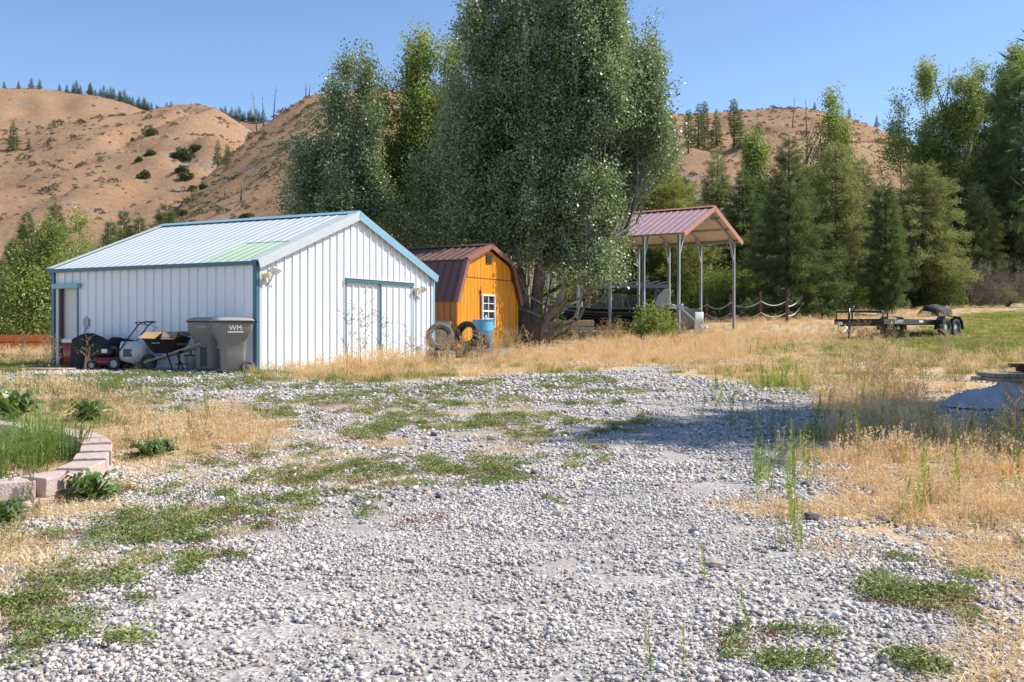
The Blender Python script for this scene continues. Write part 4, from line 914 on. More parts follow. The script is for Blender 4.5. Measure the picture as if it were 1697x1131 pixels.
# dark mound behind the trailer
mg = onground(1549, 47.5); b = MB(); rr_ = []
for z, k in ((0, 1.0), (.12, 1.05), (.3, .95), (.44, .7), (.52, .3)):
    rr_.append([Vector((math.cos(a) * .75 * k * (1 + .13 * math.sin(a * 3 + z * 5)), math.sin(a) * .5 * k * (1 + .12 * math.cos(a * 4)), z + .05 * math.sin(a * 2))) for a in np.linspace(0, 2 * math.pi, 18, endpoint=False)])
mo = b.rings(rr_).build('tarp_mound', M['black_cloth']); mo.location = mg - Vector((0, 0, .03)); tag(mo, 'low dark tarp covered mound on the lawn behind the flatbed trailer', 'mound')
og = onground(1534, 46.6); oc = MB().box((0, 0, .12), (.45, .2, .26), Matrix.Rotation(R(10), 3, 'Y')).build('orange_block', M['raw_wood'], None, .02); oc.location = og; tag(oc, 'short pale wooden block beside the dark mound', 'block')

# ================================================================== LUMBER PILE AND TARP AT THE RIGHT EDGE
lx = onground(1690, 15.3); rngs = random.Random(3)
k = 0
LAY = ['bottom', 'second', 'third', 'fourth', 'fifth', 'sixth', 'top']
for lay, (x0, ln) in enumerate([(.10, 2.6), (.18, 2.6), (.05, 2.4), (-.34, 2.6), (-.30, 2.6), (.26, 2.2), (.2, 2.1)]):
    for j in range(2):
        o = MB().box((ln / 2, 0, 0), (ln, .29, .058)).build('lumber_board', M[['dark_wood', 'raw_wood', 'raw_wood', 'grey_wood', 'grey_wood', 'dark_wood', 'dark_wood'][lay]], None, .004)
        o.location = (lx.x - .25 + x0 + rngs.uniform(-.06, .06), lx.y - .25 + j * .32, lx.z + .08 + lay * .066 + rngs.uniform(0, .002)); o.rotation_euler = (0, 0, R(rngs.uniform(-2, 2)))
        tag(o, '%s %s board in the %s layer of the lumber pile' % (['front', 'rear'][j], ['dark brown', 'tan', 'tan', 'weathered grey', 'weathered grey', 'dark brown', 'dark brown'][lay], LAY[lay]), 'board', 'lumber pile boards')
M['tarp'] = mat('blue_grey_tarp', (.40, .43, .47), .55, 0, .12, 2.5, .8, 9)
def tarp(u, Y, w, d, h, seed, label, rz):
    c = onground(u, Y); n, m = 72, 56; V = []
    for i in range(n):
        for j in range(m):
            a, b = i / (n - 1) * 2 - 1, j / (m - 1) * 2 - 1
            rr = math.hypot(a, b); edge = 1 + .16 * (float(fbm(a * 2 + seed, b * 2, seed=seed)) - .5)
            x, y = a * w / 2 * edge * math.sqrt(1 - b * b * .35), b * d / 2 * edge * math.sqrt(1 - a * a * .35)
            z = h * max(0, 1 - rr ** 1.8 * .85) * (.6 + .8 * float(fbm(a * 1.2 + seed, b * 1.2 + 5, seed=seed + 1, oct=2)))
            wp_ = float(fbm(a * 1.6 + seed, b * 1.6, seed=seed + 2, oct=2)) * 5
            z += .05 * (1 - abs(math.sin(a * 4.1 + b * 1.3 + wp_))) ** 3 + .035 * (1 - abs(math.sin(b * 5.3 - a * 2.1 + wp_ * 1.4))) ** 3 + .012 * float(fbm(a * 7, b * 7, seed=seed + 4, oct=2)); V.append((x, y, z * min(1, (1.03 - max(abs(a), abs(b))) * 5) + .015))
    Fc = np.array([[i * m + j, (i + 1) * m + j, (i + 1) * m + j + 1, i * m + j + 1] for i in range(n - 1) for j in range(m - 1)])
    me = raw_mesh('tarp', V, Fc, M['tarp'], smooth=True); o = bpy.data.objects.new('tarp', me); link(o); o.location = c; o.rotation_euler = (0, 0, rz)
    so = o.modifiers.new('thick', 'SOLIDIFY'); so.thickness = .006
    tag(o, label, 'tarp')
tarp(1672, 13.9, 1.45, .9, .25, 3, 'large crumpled blue grey tarp heaped in front of the lumber pile', R(-6))
tarp(1598, 14.0, .55, .5, .14, 9, 'small crumpled blue grey tarp corner left of the large tarp', R(10))

# ================================================================== STONE PLANTER RING
M['block_pink'] = mat('tan_pink_block', (.55, .42, .36), .92, 0, .12, 9, .5, 60)
pl_ = thing('planter_wall', 'low curved planter wall of pinkish concrete blocks at the left edge', 'retaining wall', (0, 0, 0))
bp_ = [(-4.45, 7.0), (-4.06, 7.12), (-3.68, 7.28), (-3.44, 7.62), (-3.42, 8.05), (-3.52, 8.48), (-3.66, 8.92), (-3.86, 9.36), (-4.12, 9.76), (-4.45, 10.08), (-4.82, 10.36), (-5.22, 10.62), (-5.64, 10.85), (-6.05, 11.05)]
for i, (x, y) in enumerate(bp_):
    a, c = bp_[max(i - 1, 0)], bp_[min(i + 1, len(bp_) - 1)]; ang = math.atan2(c[1] - a[1], c[0] - a[0]); g = gzf(x, y)
    for lay in ((0, 1)):
        zz = g - .10 + lay * .142
        sh_ = .0 if lay else .5
        o = MB().prism([(-.215, -.13), (.215, -.13), (.185, .13), (-.185, .13)], (0, 0, 0), (1, 0, 0), (0, 1, 0), (0, 0, 1), 0, .140).build('block', M['block_pink'], pl_, .010)
        nx, ny = (c[0] - a[0]), (c[1] - a[1]); ln = math.hypot(nx, ny) / 2
        o.location = (x - (nx / 2 * .5 if not lay else 0), y - (ny / 2 * .5 if not lay else 0), zz + random.uniform(0, .006)); o.rotation_euler = (R(random.uniform(-2, 2)), R(random.uniform(-1.5, 1.5)), ang + R(random.uniform(-5, 5)))

# ================================================================== FAR LEFT: ORANGE FENCE AND WHITE CAMPER
M['orange_paint'] = mat('orange_board', (.62, .17, .03), .7, 0, .15, 4)
of = thing('board_fence', 'low orange board fence behind the trees at the far left', 'fence', (0, 0, 0))
for i in range(6):
    u0, u1 = -120 + i * 48, -120 + (i + 1) * 48
    for z in (.12, .46):
        a, c = onground(u0, 46, z), onground(u1, 46, z + .0); a.z = c.z = (a.z + c.z) / 2; d = (c - a) * .006
        MB().bar(a + d + Vector((0, 0, .14)), c - d + Vector((0, 0, .14)), .035, .29).build('board', M['orange_paint'], of)
    g = onground(u0, 46.08); MB().box((g.x, g.y, g.z + .4), (.09, .09, .9)).build('post', M['dark_wood'], of)
cv = thing('camper_trailer', 'white camper trailer half hidden behind the trees at the far left', 'camper', onground(-10, 57), R(4))
MB().rings([rrect(4.6, 2.1, .45, .15, 4), rrect(4.6, 2.1, 1.5, .15, 4), rrect(4.3, 2.0, 1.72, .3, 4)]).build('body', M['white_paint'], cv)
for x in (-1.4, .2, 1.5): MB().box((x, -1.06, 1.12), (.7, .03, .42)).build('window', M['glass'], cv)
MB().box((0, -1.06, .62), (4.3, .02, .10)).build('stripe', M['slate_panel'], cv)
ct, ch = wheel_meshes(.33, .2)
for s in (-1, 1): wheel(cv, (.3, s * .95, .33), ct, ch, (R(90), 0, 0))

# ================================================================== FOLIAGE PIECES
def quads_mesh(name, Q, mat_, lv):                 # Q: (n,4,3)
    n = len(Q); return raw_mesh(name, np.asarray(Q).reshape(-1, 3), np.arange(n * 4).reshape(n, 4), mat_, lv)
def leaf_quads(pos, dirs, nrm, ln, wd):
    pos, dirs, nrm = (np.asarray(q, float) for q in (pos, dirs, nrm)); d = dirs / np.linalg.norm(dirs, axis=1, keepdims=True)
    s = np.cross(d, nrm); s /= np.maximum(np.linalg.norm(s, axis=1, keepdims=True), 1e-6); up = np.cross(s, d)
    ln = np.asarray(ln)[:, None]; wd = np.asarray(wd)[:, None]; mid = pos + d * ln * .45 
    return np.stack([pos, mid + s * wd / 2 + up * wd * .12, pos + d * ln - up * ln * .08, mid - s * wd / 2 + up * wd * .12], 1)
def spray(name, mat_, seed, n=44, L=.75, spread=.22, leaf=.085):
    r = np.random.default_rng(seed); t = r.uniform(0, 1, n) ** .8
    tw = int(max(3, n / 10)); ax = r.normal(0, 1, (tw, 3)) * [.35, .35, .0] + [0, 0, 1]; k = r.integers(0, tw, n)
    base = ax[k] * (t * L)[:, None] + r.normal(0, spread * .45, (n, 3))
    d = r.normal(0, 1, (n, 3)) + [0, 0, .2]; nr = r.normal(0, 1, (n, 3)) + [0, 0, .6]
    ln = leaf * r.uniform(.7, 1.25, n); return quads_mesh(name, leaf_quads(base, d, nr, ln, ln * .8), mat_, r.uniform(0, 1, n))
def needle_tuft(name, mat_, seed, n=56, L=.55, nl=.17, wd=.016, flat=.5, droop=0.0):
    r = np.random.default_rng(seed); t = r.uniform(.05, 1, n); side = r.normal(0, 1, (n, 3)) * [1, flat, .25]
    base = np.stack([r.normal(0, .02, n), r.normal(0, .02, n), t * L], 1)
    sub = r.integers(0, 5, n); sa = np.array([[0, 0], [.55, .1], [-.55, -.1], [.35, -.2], [-.35, .2]])[sub]; st = np.where(sub > 0, t, 0)
    base[:, 0] += sa[:, 0] * st * L * .8; base[:, 1] += sa[:, 1] * st * L * .8 - droop * t * t * L; base[:, 2] = np.where(sub > 0, t * L * .75, base[:, 2])
    d = side * .8 + [0, 0, .75]; ln = nl * r.uniform(.7, 1.2, n)
    return quads_mesh(name, leaf_quads(base, d, r.normal(0, 1, (n, 3)), ln, np.full(n, wd) * r.uniform(.8, 1.4, n)), mat_, r.uniform(0, 1, n))
LM = {'pop': leafmat('poplar_leaf', (0.0885, 0.1368, 0.058), (0.322, 0.3945, 0.169), .36, .46, .085),
      'popy': leafmat('poplar_leaf_bright', (.11, .16, .035), (.36, .43, .11), .46, .5, .05),
      'pine': leafmat('pine_needle', (0.0619, 0.1005, 0.0361), (0.2318, 0.2898, 0.0966), 0.36, .6, .03),
      'pinel': leafmat('light_pine_needle', (.12, .155, .04), (.38, .41, .12), 0.42, .6, .03),
      'fir': leafmat('fir_needle', (0.1188, 0.1485, 0.0535), (0.392, 0.4158, 0.1544), 0.38, .6, .03),
      'bush': leafmat('bush_leaf', (0.0968, 0.1573, 0.0303), (0.3267, 0.3993, 0.1029), .40, .6, .03),
      'sage': leafmat('sage_leaf', (.10, .105, .055), (.24, .22, .12), .15, .8, .01),
      'shrub': leafmat('dark_shrub_leaf', (.045, .065, .024), (.12, .15, .05), .25, .7, .02),
      'twig': leafmat('dry_twig', (.14, .115, .09), (.34, .29, .23), .05, .8, .01)}
def mound(name, mat_, seed, n=90, leaf=.15):
    r = np.random.default_rng(seed); th_ = r.uniform(0, 6.283, n); ph = np.arccos(r.uniform(0, 1, n)); q = r.uniform(.6, 1.0, n) * (.8 + .4 * np.sin(th_ * 3 + seed) * .5)
    dv = np.stack([np.sin(ph) * np.cos(th_), np.sin(ph) * np.sin(th_), np.cos(ph)], 1)
    ln = leaf * r.uniform(.7, 1.3, n); return quads_mesh(name, leaf_quads(dv * q[:, None] * .5, dv + r.normal(0, .6, (n, 3)), r.normal(0, 1, (n, 3)), ln, ln * .8), mat_, r.uniform(0, 1, n))
SRC = {'pop': [spray('spray', LM['pop'], k, 46) for k in range(4)], 'popy': [spray('spray', LM['popy'], 10 + k, 46) for k in range(4)],
       'pine': [needle_tuft('tuft', LM['pine'], 20 + k, 64, .6, .20, .020) for k in range(3)], 'pinel': [needle_tuft('tuft', LM['pinel'], 30 + k, 64, .6, .22, .020) for k in range(3)],
       'fir': [needle_tuft('tuft', LM['fir'], 40 + k, 70, .6, .11, .026, .25, .25) for k in range(3)],
       'bush': [spray('spray', LM['bush'], 50 + k, 40, .5, .2, .075) for k in range(3)], 'shrub': [spray('spray', LM['shrub'], 60 + k, 40, .6, .3, .12) for k in range(3)],
       'sage': [mound('mound', LM['sage'], 70 + k) for k in range(3)], 'clump': [mound('mound', LM['shrub'], 90 + k, 110, .14) for k in range(3)], 'twig': [needle_tuft('tuft', LM['twig'], 80 + k, 30, .7, .4, .012, 1) for k in range(2)]}
M['bark_pale'] = mat('poplar_bark', (.10, .085, .07), .9, 0, .3, 3, .6, 14, (1, 1, .4), col2=(.30, .27, .23), thr=(.38, .62))
M['bark'] = mat('conifer_bark', (.085, .06, .045), .95, 0, .35, 5, .6, 20)
M['bark_grey'] = mat('dead_wood', (.20, .17, .15), .95, 0, .25, 5, .3, 20)

# ================================================================== POPLARS
def poplar(name, label, base, plumes, src, dens, trunks, group=None, leafscale=1.0, low_gap=0.0, gap=.36, seed=0):
    """plumes: (u, v_top, v_bottom, half width px, distance); trunks: lists of points with radii (world)"""
    rs = random.Random(seed + 5); t = thing(name, label, 'tree', base, 0, group); bl = MB(); pos, dr, sc, ti = [], [], [], []; b0 = Vector(base)
    for tr_ in trunks: bl.tube([Vector(p[:3]) - b0 for p in tr_], [p[3] for p in tr_], 10)
    for pi_, (u, vt, vb, hw, Y) in enumerate(plumes):
        A = P(u, vb, Y); B = P(u, vt, Y); hgt = (B - A).length; rad = hw / F * Y
        wob = [rs.uniform(-.25, .25) for _ in range(4)]
        def axis(q): return A.lerp(B, q) + Vector((math.sin(q * 3 + pi_) * wob[0], math.cos(q * 2.6 + pi_) * wob[1], 0))
        cand = [c for c in (Vector(p[:3]) for tr_ in trunks for p in tr_) if c.z < A.z - .4 and A.z - c.z > .8 * math.hypot(A.x - c.x, A.y - c.y)]
        if cand:
            n0 = min(cand, key=lambda c: (c - A).length); mm = n0.lerp(A, .55) + Vector(((A.x - n0.x) * .2, (A.y - n0.y) * .2, -.12 * (A - n0).length)); bl.tube([n0 - b0, mm - b0, axis(0.0) - b0], [.045, .035, .026], 5, cap=False)
        bl.tube([axis(q) - b0 for q in np.linspace(-.02, .93, 9)], [max(.008, .034 * (1 - q) * min(1.3, hgt / 5)) for q in np.linspace(0, .97, 9)], 7)
        ns = int(hgt * (9 + rad * 7) * dens)
        prf = lambda q: rad * 1.08 * (min(1, (1 - q) * 1.45)) ** .95 * (min(1, (q + .12) * 3.2)) ** .7
        for i in range(ns):
            q0 = rs.uniform(-.02, .86); q1 = min(1.0, q0 + rs.uniform(.10, .24)); az = rs.uniform(0, 6.283); rr = prf(q1) * rs.uniform(.45, 1.08) ** .8
            E = axis(q1) + Vector((math.cos(az) * rr, math.sin(az) * rr * .9, rs.uniform(-.1, .3))); S = axis(max(0, q0 - .05)); mid = S.lerp(E, .5) + Vector((math.cos(az), math.sin(az), -.6)) * rr * .12
            L = (E - S).length
            if i % 5 == 0: bl.tube([S - b0, mid - b0, E - b0], [.013, .009, .004], 4, cap=False)
            m = max(2, int(L * 2.6))
            for k in range(m):
                f = .38 + .62 * (k + rs.random()) / m; p = (S.lerp(mid, f * 2) if f < .5 else mid.lerp(E, f * 2 - 1)) + Vector((rs.gauss(0, .16), rs.gauss(0, .16), rs.gauss(0, .14)))
                pos.append(p - b0); d = (E - S).normalized() + Vector((rs.gauss(0, .35), rs.gauss(0, .35), .55)); dr.append(d); sc.append(rs.uniform(.75, 1.2) * leafscale); ti.append(rs.random())
    pos = np.array([tuple(p) for p in pos]); W = pos + np.array(tuple(b0))
    keep = fbm(W[:, 0] * .75, W[:, 1] * .75, W[:, 2] * .75, oct=2, seed=seed) > gap
    tt_ = np.clip(np.array(ti) * .6 + (fbm(W[:, 0] * .5, W[:, 1] * .5, W[:, 2] * .5, oct=2, seed=seed + 3) - .5) * 1.4 + .2, 0, 1)
    bl.build('trunk', M['bark_pale'], t)
    o = scatter('crown', src, SRC[src], pos[keep], eulers([d for d, k in zip(dr, keep) if k]), np.array(sc)[keep], tt_[keep], t); o['kind'] = 'stuff'; return t
TBX = onground(874, 32.0); trx = lambda dx, dy, z: (TBX.x + dx, TBX.y + dy, TBX.z + z)
lean = [P(897, 545, 31.6), P(905, 528, 31.5), P(918, 514, 31.3), P(927, 500, 31.2), P(934, 478, 31.2), P(938, 440, 31.3)]
big_tr = [[(*trx(-.05, 0, -.1), .26), (*trx(-.15, .1, 1.5), .20), (*trx(-.45, .3, 3.5), .12), (*trx(-1.0, .6, 7.5), .05)],
          [(*trx(.25, .1, -.1), .24), (*trx(.30, .2, 1.4), .19), (*trx(.42, .3, 3.0), .13), (*trx(.9, .6, 6.5), .07), (*trx(1.3, .8, 10), .03)],
          [(*trx(-.4, .5, -.1), .2), (*trx(-.7, .6, 2.4), .12), (*trx(-1.9, .8, 6), .05)],
          [(*trx(.3, -.1, .2), .15), *[(*p, r) for p, r in zip(lean, (.14, .13, .12, .11, .07, .04))]],
          [(*trx(.35, .3, 2.4), .09), (*trx(1.6, .4, 4.6), .06), (*trx(2.9, .5, 8.5), .03)]]
def fingers(env, bot, Y, n, hw, seed, lo=0, dy=1.9, ln=(150, 270)):
    """upright leafy limbs filling a crown: env skyline and bot underside as pixel profiles at distance Y"""
    rs = random.Random(seed); eu, ev = zip(*env); bu, bv = zip(*bot); out = []
    for k in range(n):
        u = eu[0] + (eu[-1] - eu[0]) * (k + rs.random()) / n; top = float(np.interp(u, eu, ev)); bt_ = float(np.interp(u, bu, bv))
        vt = top + rs.uniform(0, 45)
        while vt < bt_ - 60:
            L = rs.uniform(*ln); out.append((u + rs.uniform(-14, 14), vt, min(vt + L, bt_), rs.uniform(*hw), Y + rs.uniform(-dy, dy))); vt += L * rs.uniform(.42, .62)
    return out
poplar('poplar_tree', 'huge tall multi trunk poplar towering over the orange shed', TBX,
       fingers([(752, 95), (775, 40), (795, -20), (840, -70), (900, -110), (960, -60), (1000, -25), (1030, 25), (1050, 75), (1072, 110)], [(745, 400), (800, 425), (860, 430), (930, 470), (1000, 480), (1030, 330), (1072, 290)], 33.2, 20, (26, 46), 3)
       + [(1066, 98, 300, 20, 33), (1080, 70, 210, 13, 33.4), (1090, 130, 260, 11, 32.8), (1058, 170, 300, 24, 32.5), (985, 380, 500, 26, 31.4), (965, 400, 505, 26, 31.2), (1000, 330, 440, 26, 31.6), (905, 350, 476, 36, 31.0), (940, 360, 482, 40, 30.8), (860, 340, 452, 34, 31.0), (960, 300, 500, 40, 30.9), (880, 260, 440, 40, 31.2), (830, 280, 418, 36, 31.4)],
       'pop', 1.05, big_tr, seed=1, gap=.33)
t2 = onground(560, 36)
poplar('poplar_tree', 'grey green poplar at the left of the tree group rising behind the barn ridge', t2,
       fingers([(482, 290), (498, 230), (515, 160), (540, 118), (560, 110), (580, 75), (604, 78), (628, 120)], [(480, 350), (520, 440), (640, 450)], 36, 7, (18, 32), 5, dy=1.4) + [(500, 250, 360, 22, 35), (545, 300, 430, 36, 34.4)],
       'pop', 1.0, [[(t2.x + .3, 36, t2.z - .1, .2), (t2.x + .45, 36, t2.z + 3, .15), (t2.x + .5, 36, t2.z + 6, .08)]], seed=4, gap=.36)
t3 = onground(690, 38)
poplar('poplar_tree', 'yellow green poplar between the two darker poplars behind the barn', t3,
       fingers([(636, 150), (655, 110), (690, 52), (712, 60), (735, 66), (765, 80)], [(630, 440), (770, 440)], 38, 6, (20, 34), 6, dy=1.4), 'popy', .9, [[(t3.x, 38, t3.z - .1, .2), (t3.x, 38, t3.z + 3, .15), (t3.x, 38, t3.z + 6, .08)]], seed=9, gap=.36)
t4 = onground(760, 35)
poplar('poplar_tree', 'low shaded poplar thicket filling behind the orange shed roof', t4,
       [(700, 290, 470, 70, 35), (770, 270, 480, 80, 34.8), (630, 300, 460, 60, 35.4), (560, 320, 455, 50, 35.6)], 'pop', .7, [[(t4.x, 35, t4.z - .1, .12), (t4.x, 35, t4.z + 3, .09), (t4.x, 35.1, t4.z + 5, .04)]], seed=14, gap=.33)

# ================================================================== CONIFERS (prototypes, then copies)
def conifer_data(h, rad, src, seed, bare=.06, whorl=.32, prof='cone', droop=.15, tuft=1.0, dens=1.0, per=9):
    dens *= 1.55
    rs = random.Random(seed); tr_ = MB(); n = 10
    tr_.tube([Vector((math.sin(q * 4 + seed) * .05 * h * .1, math.cos(q * 3 + seed) * .04 * h * .1, q * h)) for q in np.linspace(-.02, .98, n)], [max(.012, .020 * h * (1 - q) ** .8) for q in np.linspace(0, 1, n)], 8)
    pos, dr, sc, ti = [], [], [], []; z = bare * h
    while z < h * .985:
        q = z / h; rr = {'cone': (1 - q) ** 1.0 * (min(1, (q - bare + .08) * 9)) ** .5, 'round': (max(0, 1 - q)) ** .55 * (min(1, (q - bare + .03) * 3.2)) ** .8, 'pon': (max(0, 1 - q)) ** .5 * (min(1, (q - bare + .05) * 2.4))}[prof] * rad
        m = per + rs.randint(-1, 1)
        for k in range(m):
            az = 6.283 * (k + rs.uniform(-.35, .35)) / m + z * 2.3; L = rr * rs.uniform(.45, 1.25) * (1 + .22 * math.sin(az * 2 + z * .9 + seed)) + .08
            up = .42 * (q - .45) + rs.uniform(-.08, .12) - droop * .5; S = Vector((0, 0, z + rs.uniform(-.12, .12)))
            dv = Vector((math.cos(az), math.sin(az), up)); E = S + dv * L; E.z -= droop * L * .35
            if L > .5: tr_.tube([S, S.lerp(E, .5) + Vector((0, 0, .04 * L)), E], [.006 * h * .35 + .008, .012, .004], 4, cap=False)
            sd = Vector((-math.sin(az), math.cos(az), 0)); cnt = max(2, int(L * 3.4 * dens + 1))
            for c in range(cnt):
                f = 1 - (1 - .18) * ((c + rs.random()) / cnt) ** 1.1; wd = (1 - f) * L * .45 + .05; p = S.lerp(E, f) + sd * rs.uniform(-wd, wd) + Vector((0, 0, rs.gauss(0, .07)))
                pos.append(p); dr.append(Vector((dv.x, dv.y, up * .6 + .22 + rs.gauss(0, .12))) + sd * rs.gauss(0, .5)); sc.append(tuft * rs.uniform(.7, 1.15) * (.42 + .58 * (1 - q) ** .6)); ti.append(rs.random() * .55 + .45 * f)
        z += whorl * rs.uniform(.75, 1.25) * (1 - .35 * q)
    for k in range(3): pos.append(Vector((0, 0, h * (.95 + .02 * k)))); dr.append(Vector((rs.gauss(0, .1), rs.gauss(0, .1), 1))); sc.append(tuft * .35); ti.append(.6)
    pos = np.array([tuple(p) for p in pos]); tm = tr_.mesh('trunk', M['bark'])
    tint = np.clip(np.array(ti) * .75 + (fbm(pos[:, 0] * .6, pos[:, 1] * .6, pos[:, 2] * .6, seed=seed) - .5) * 1.0 + .08, 0, 1)
    cm_ = scatter_mesh('crown', pos, eulers(dr), np.array(sc), RNG.integers(0, len(SRC[src]), len(pos)), tint)
    for m_ in {id(x.materials[0]): x.materials[0] for x in SRC[src]}.values(): cm_.materials.append(m_)
    return tm, cm_, src, h
def conifer(data, name, label, loc, height, rz=None, wide=1.0, group=None):
    tm, cm_, src, h = data; t = thing(name, label, 'tree', Vector(loc) - Vector((0, 0, .05)), random.uniform(0, 6.28) if rz is None else rz, group); s = height / h; t.scale = (s * wide, s * wide, s)
    part('trunk', tm, t); c = part('crown', cm_, t); c['kind'] = 'stuff'; md = c.modifiers.new('scatter', 'NODES'); md.node_group = scatter_group(src, SRC[src]); return t
K = {'pine': conifer_data(9, 2.9, 'pine', 1, .05, .42, 'cone', .05, 1.15, 1.1), 'pine2': conifer_data(9, 2.7, 'pine', 2, .04, .36, 'round', .05, 1.2, 1.1), 'pinel': conifer_data(9, 2.4, 'pinel', 3, .05, .36, 'round', .0, 1.2, 1.0),
     'fir': conifer_data(9, 2.9, 'fir', 4, .04, .42, 'cone', .30, 1.25, 1.15), 'fir2': conifer_data(9, 2.2, 'fir', 5, .04, .42, 'cone', .35, 1.2, 1.1), 'firr': conifer_data(9, 3.0, 'fir', 6, .05, .36, 'round', .2, 1.3, 1.05),
     'spruce': conifer_data(9, 2.2, 'pine', 7, .03, .42, 'cone', .3, 1.1, 1.1)}
def on_px(u, Y, vt):
    g = onground(u, Y); return g, EYE + (HZ - vt) / F * Y - g.z
RT = [('pinel', 'pine_tree', 1078, 50, 212, 1.15, 'light green pine right behind the big poplar beside the carport roof'), ('pinel', 'pine_tree', 1030, 53, 330, 1.3, 'broad light green pine seen through the carport posts'),
      ('spruce', 'fir_tree', 1134, 62, 288, 1.0, 'small dark pointed fir left of the carport gable'), ('fir', 'fir_tree', 1188, 60, 246, 1.0, 'grey green fir directly above the carport gable'), ('pine', 'pine_tree', 1232, 57, 278, .95, 'dark fir right of the carport gable in shadow'),
      ('pine', 'pine_tree', 1307, 47, 222, .98, 'tall dense dark green pine behind the rope fence'), ('firr', 'fir_tree', 1385, 53, 238, .95, 'broad pale green fir right of the dense dark pine'), ('pine2', 'pine_tree', 1467, 48, 302, .72, 'small bushy dark pine behind the flatbed trailer with browned needles'),
      ('firr', 'fir_tree', 1530, 56, 268, 1.1, 'wide pale green fir behind the flatbed trailer'), ('fir', 'fir_tree', 1430, 62, 258, 1.0, 'pale fir between the small bushy pine and the hill'), ('fir2', 'fir_tree', 1575, 64, 255, 1.1, 'slim fir under the tall sparse cottonwood at right'),
      ('pine2', 'pine_tree', 1690, 62, 112, .85, 'large dark near pine filling the right edge'), ('pine', 'pine_tree', 1765, 66, 140, 1.0, 'dark pine cut by the right edge of the frame'), ('fir', 'fir_tree', 1645, 66, 205, 1.0, 'fir rising behind the large dark pine at right'),
      ('firr', 'fir_tree', 1345, 66, 270, .9, 'hazy fir between the dense dark pine and the leaning cottonwood'), ('pinel', 'pine_tree', 1100, 58, 300, 1.1, 'yellowish pine behind the carport roof ridge'), ('fir', 'fir_tree', 1620, 60, 300, 1.1, 'dark fir low at the right behind the wire fence')]
for kd, nm, u, Y, vt, wd, lb in RT:
    g, h = on_px(u, Y, vt); conifer(K[kd], nm, lb, g, h, wide=wd)
LT = [('pine', 'pine_tree', 45, 56, 350, .85, 'dark pine at the left edge above the board fence'), ('spruce', 'fir_tree', 92, 66, 332, 1.0, 'dark pointed fir above the left roof corner'), ('pine2', 'pine_tree', -5, 52, 430, .9, 'bushy green pine cut by the left frame edge'), ('pine', 'pine_tree', 20, 60, 395, .9, 'pine behind the camper at far left'),
      ('spruce', 'fir_tree', 183, 95, 362, 1.1, 'small fir behind the barn roof, first from the left'), ('spruce', 'fir_tree', 206, 98, 344, 1.0, 'small fir behind the barn roof, second from the left'), ('spruce', 'fir_tree', 231, 98, 356, 1.1, 'small fir behind the barn roof, third from the left'), ('pine', 'fir_tree', 274, 105, 334, 1.1, 'larger fir behind the barn ridge near the gully mouth'), ('spruce', 'fir_tree', 150, 90, 402, 1.2, 'low fir just left of the row behind the barn roof')]
for kd, nm, u, Y, vt, wd, lb in LT:
    g, h = on_px(u, Y, vt); conifer(K[kd], nm, lb, g, h, wide=wd)

# cottonwoods
def cottonwood(label, u, Y, plumes, src='popy', dens=.6, seed=0, gap=.42, dead=0):
    g = onground(u, Y); tk = []
    for (pu, vt, vb, hw, yy) in plumes:
        a = P(pu, vb, yy); tk.append([(g.x, g.y, g.z - .1, .16), (*g.lerp(a, .5), .13), (*a, .09)])
    t = poplar('cottonwood_tree', label, g, plumes, src, dens, tk, seed=seed, gap=gap, leafscale=1.25)
    if dead:
        rs = random.Random(seed); b = MB(); top = P(*dead)
        for k in range(6):
            s = Vector((rs.uniform(-.3, .3), 0, -3)); e = top - g + Vector((rs.uniform(-1.2, 1.2), rs.uniform(-.5, .5), rs.uniform(-1.2, .3))); m_ = (top - g + s).lerp(e, .5) + Vector((rs.uniform(-.2, .2), 0, 0)); b.tube([top - g + s, m_, e], [.035, .02, .006], 5)
            for j in range(3):
                q = m_.lerp(e, rs.uniform(0, .6)); b.tube([q, q + Vector((rs.uniform(-.5, .5), rs.uniform(-.3, .3), rs.uniform(.3, .8)))], [.010, .003], 4)
        b.build('dead_branches', M['bark_grey'], t)
    return t
cottonwood('bright cottonwood with a bare leaning pale trunk before the right hill', 1352, 61, [(1378, 168, 300, 20, 61), (1350, 230, 330, 22, 61), (1400, 210, 330, 18, 61.5), (1365, 290, 400, 40, 61)], dens=.8, seed=21, dead=(1340, 190, 61))
cottonwood('tall sparse cottonwood with dead tips left of the right edge pine', 1535, 64, [(1532, 122, 300, 17, 64), (1585, 135, 320, 24, 64), (1490, 180, 320, 24, 64), (1562, 180, 330, 36, 64.5), (1610, 112, 240, 13, 64), (1545, 250, 380, 60, 64)], dens=.85, seed=22, gap=.38, dead=(1560, 105, 64))
cottonwood('thin dark leaved cottonwood between the sparse one and the right pine', 1622, 66, [(1625, 130, 330, 26, 66), (1660, 125, 300, 22, 66), (1680, 78, 240, 20, 66), (1645, 180, 360, 36, 66.5)], 'popy', dens=.8, seed=23, gap=.38)
cottonwood('slender bright green cottonwood right of the fir above the carport', 1248, 61, [(1245, 238, 420, 22, 61), (1262, 262, 420, 20, 61)], dens=1.1, seed=24, gap=.35)
cottonwood('light green leafy tree in front of the left roof corner', 112, 50, [(78, 395, 560, 34, 50), (112, 440, 560, 28, 49.5), (40, 430, 570, 36, 50), (138, 368, 470, 22, 58), (60, 470, 575, 46, 49), (8, 470, 570, 30, 49)], 'popy', dens=.95, seed=25, gap=.34)

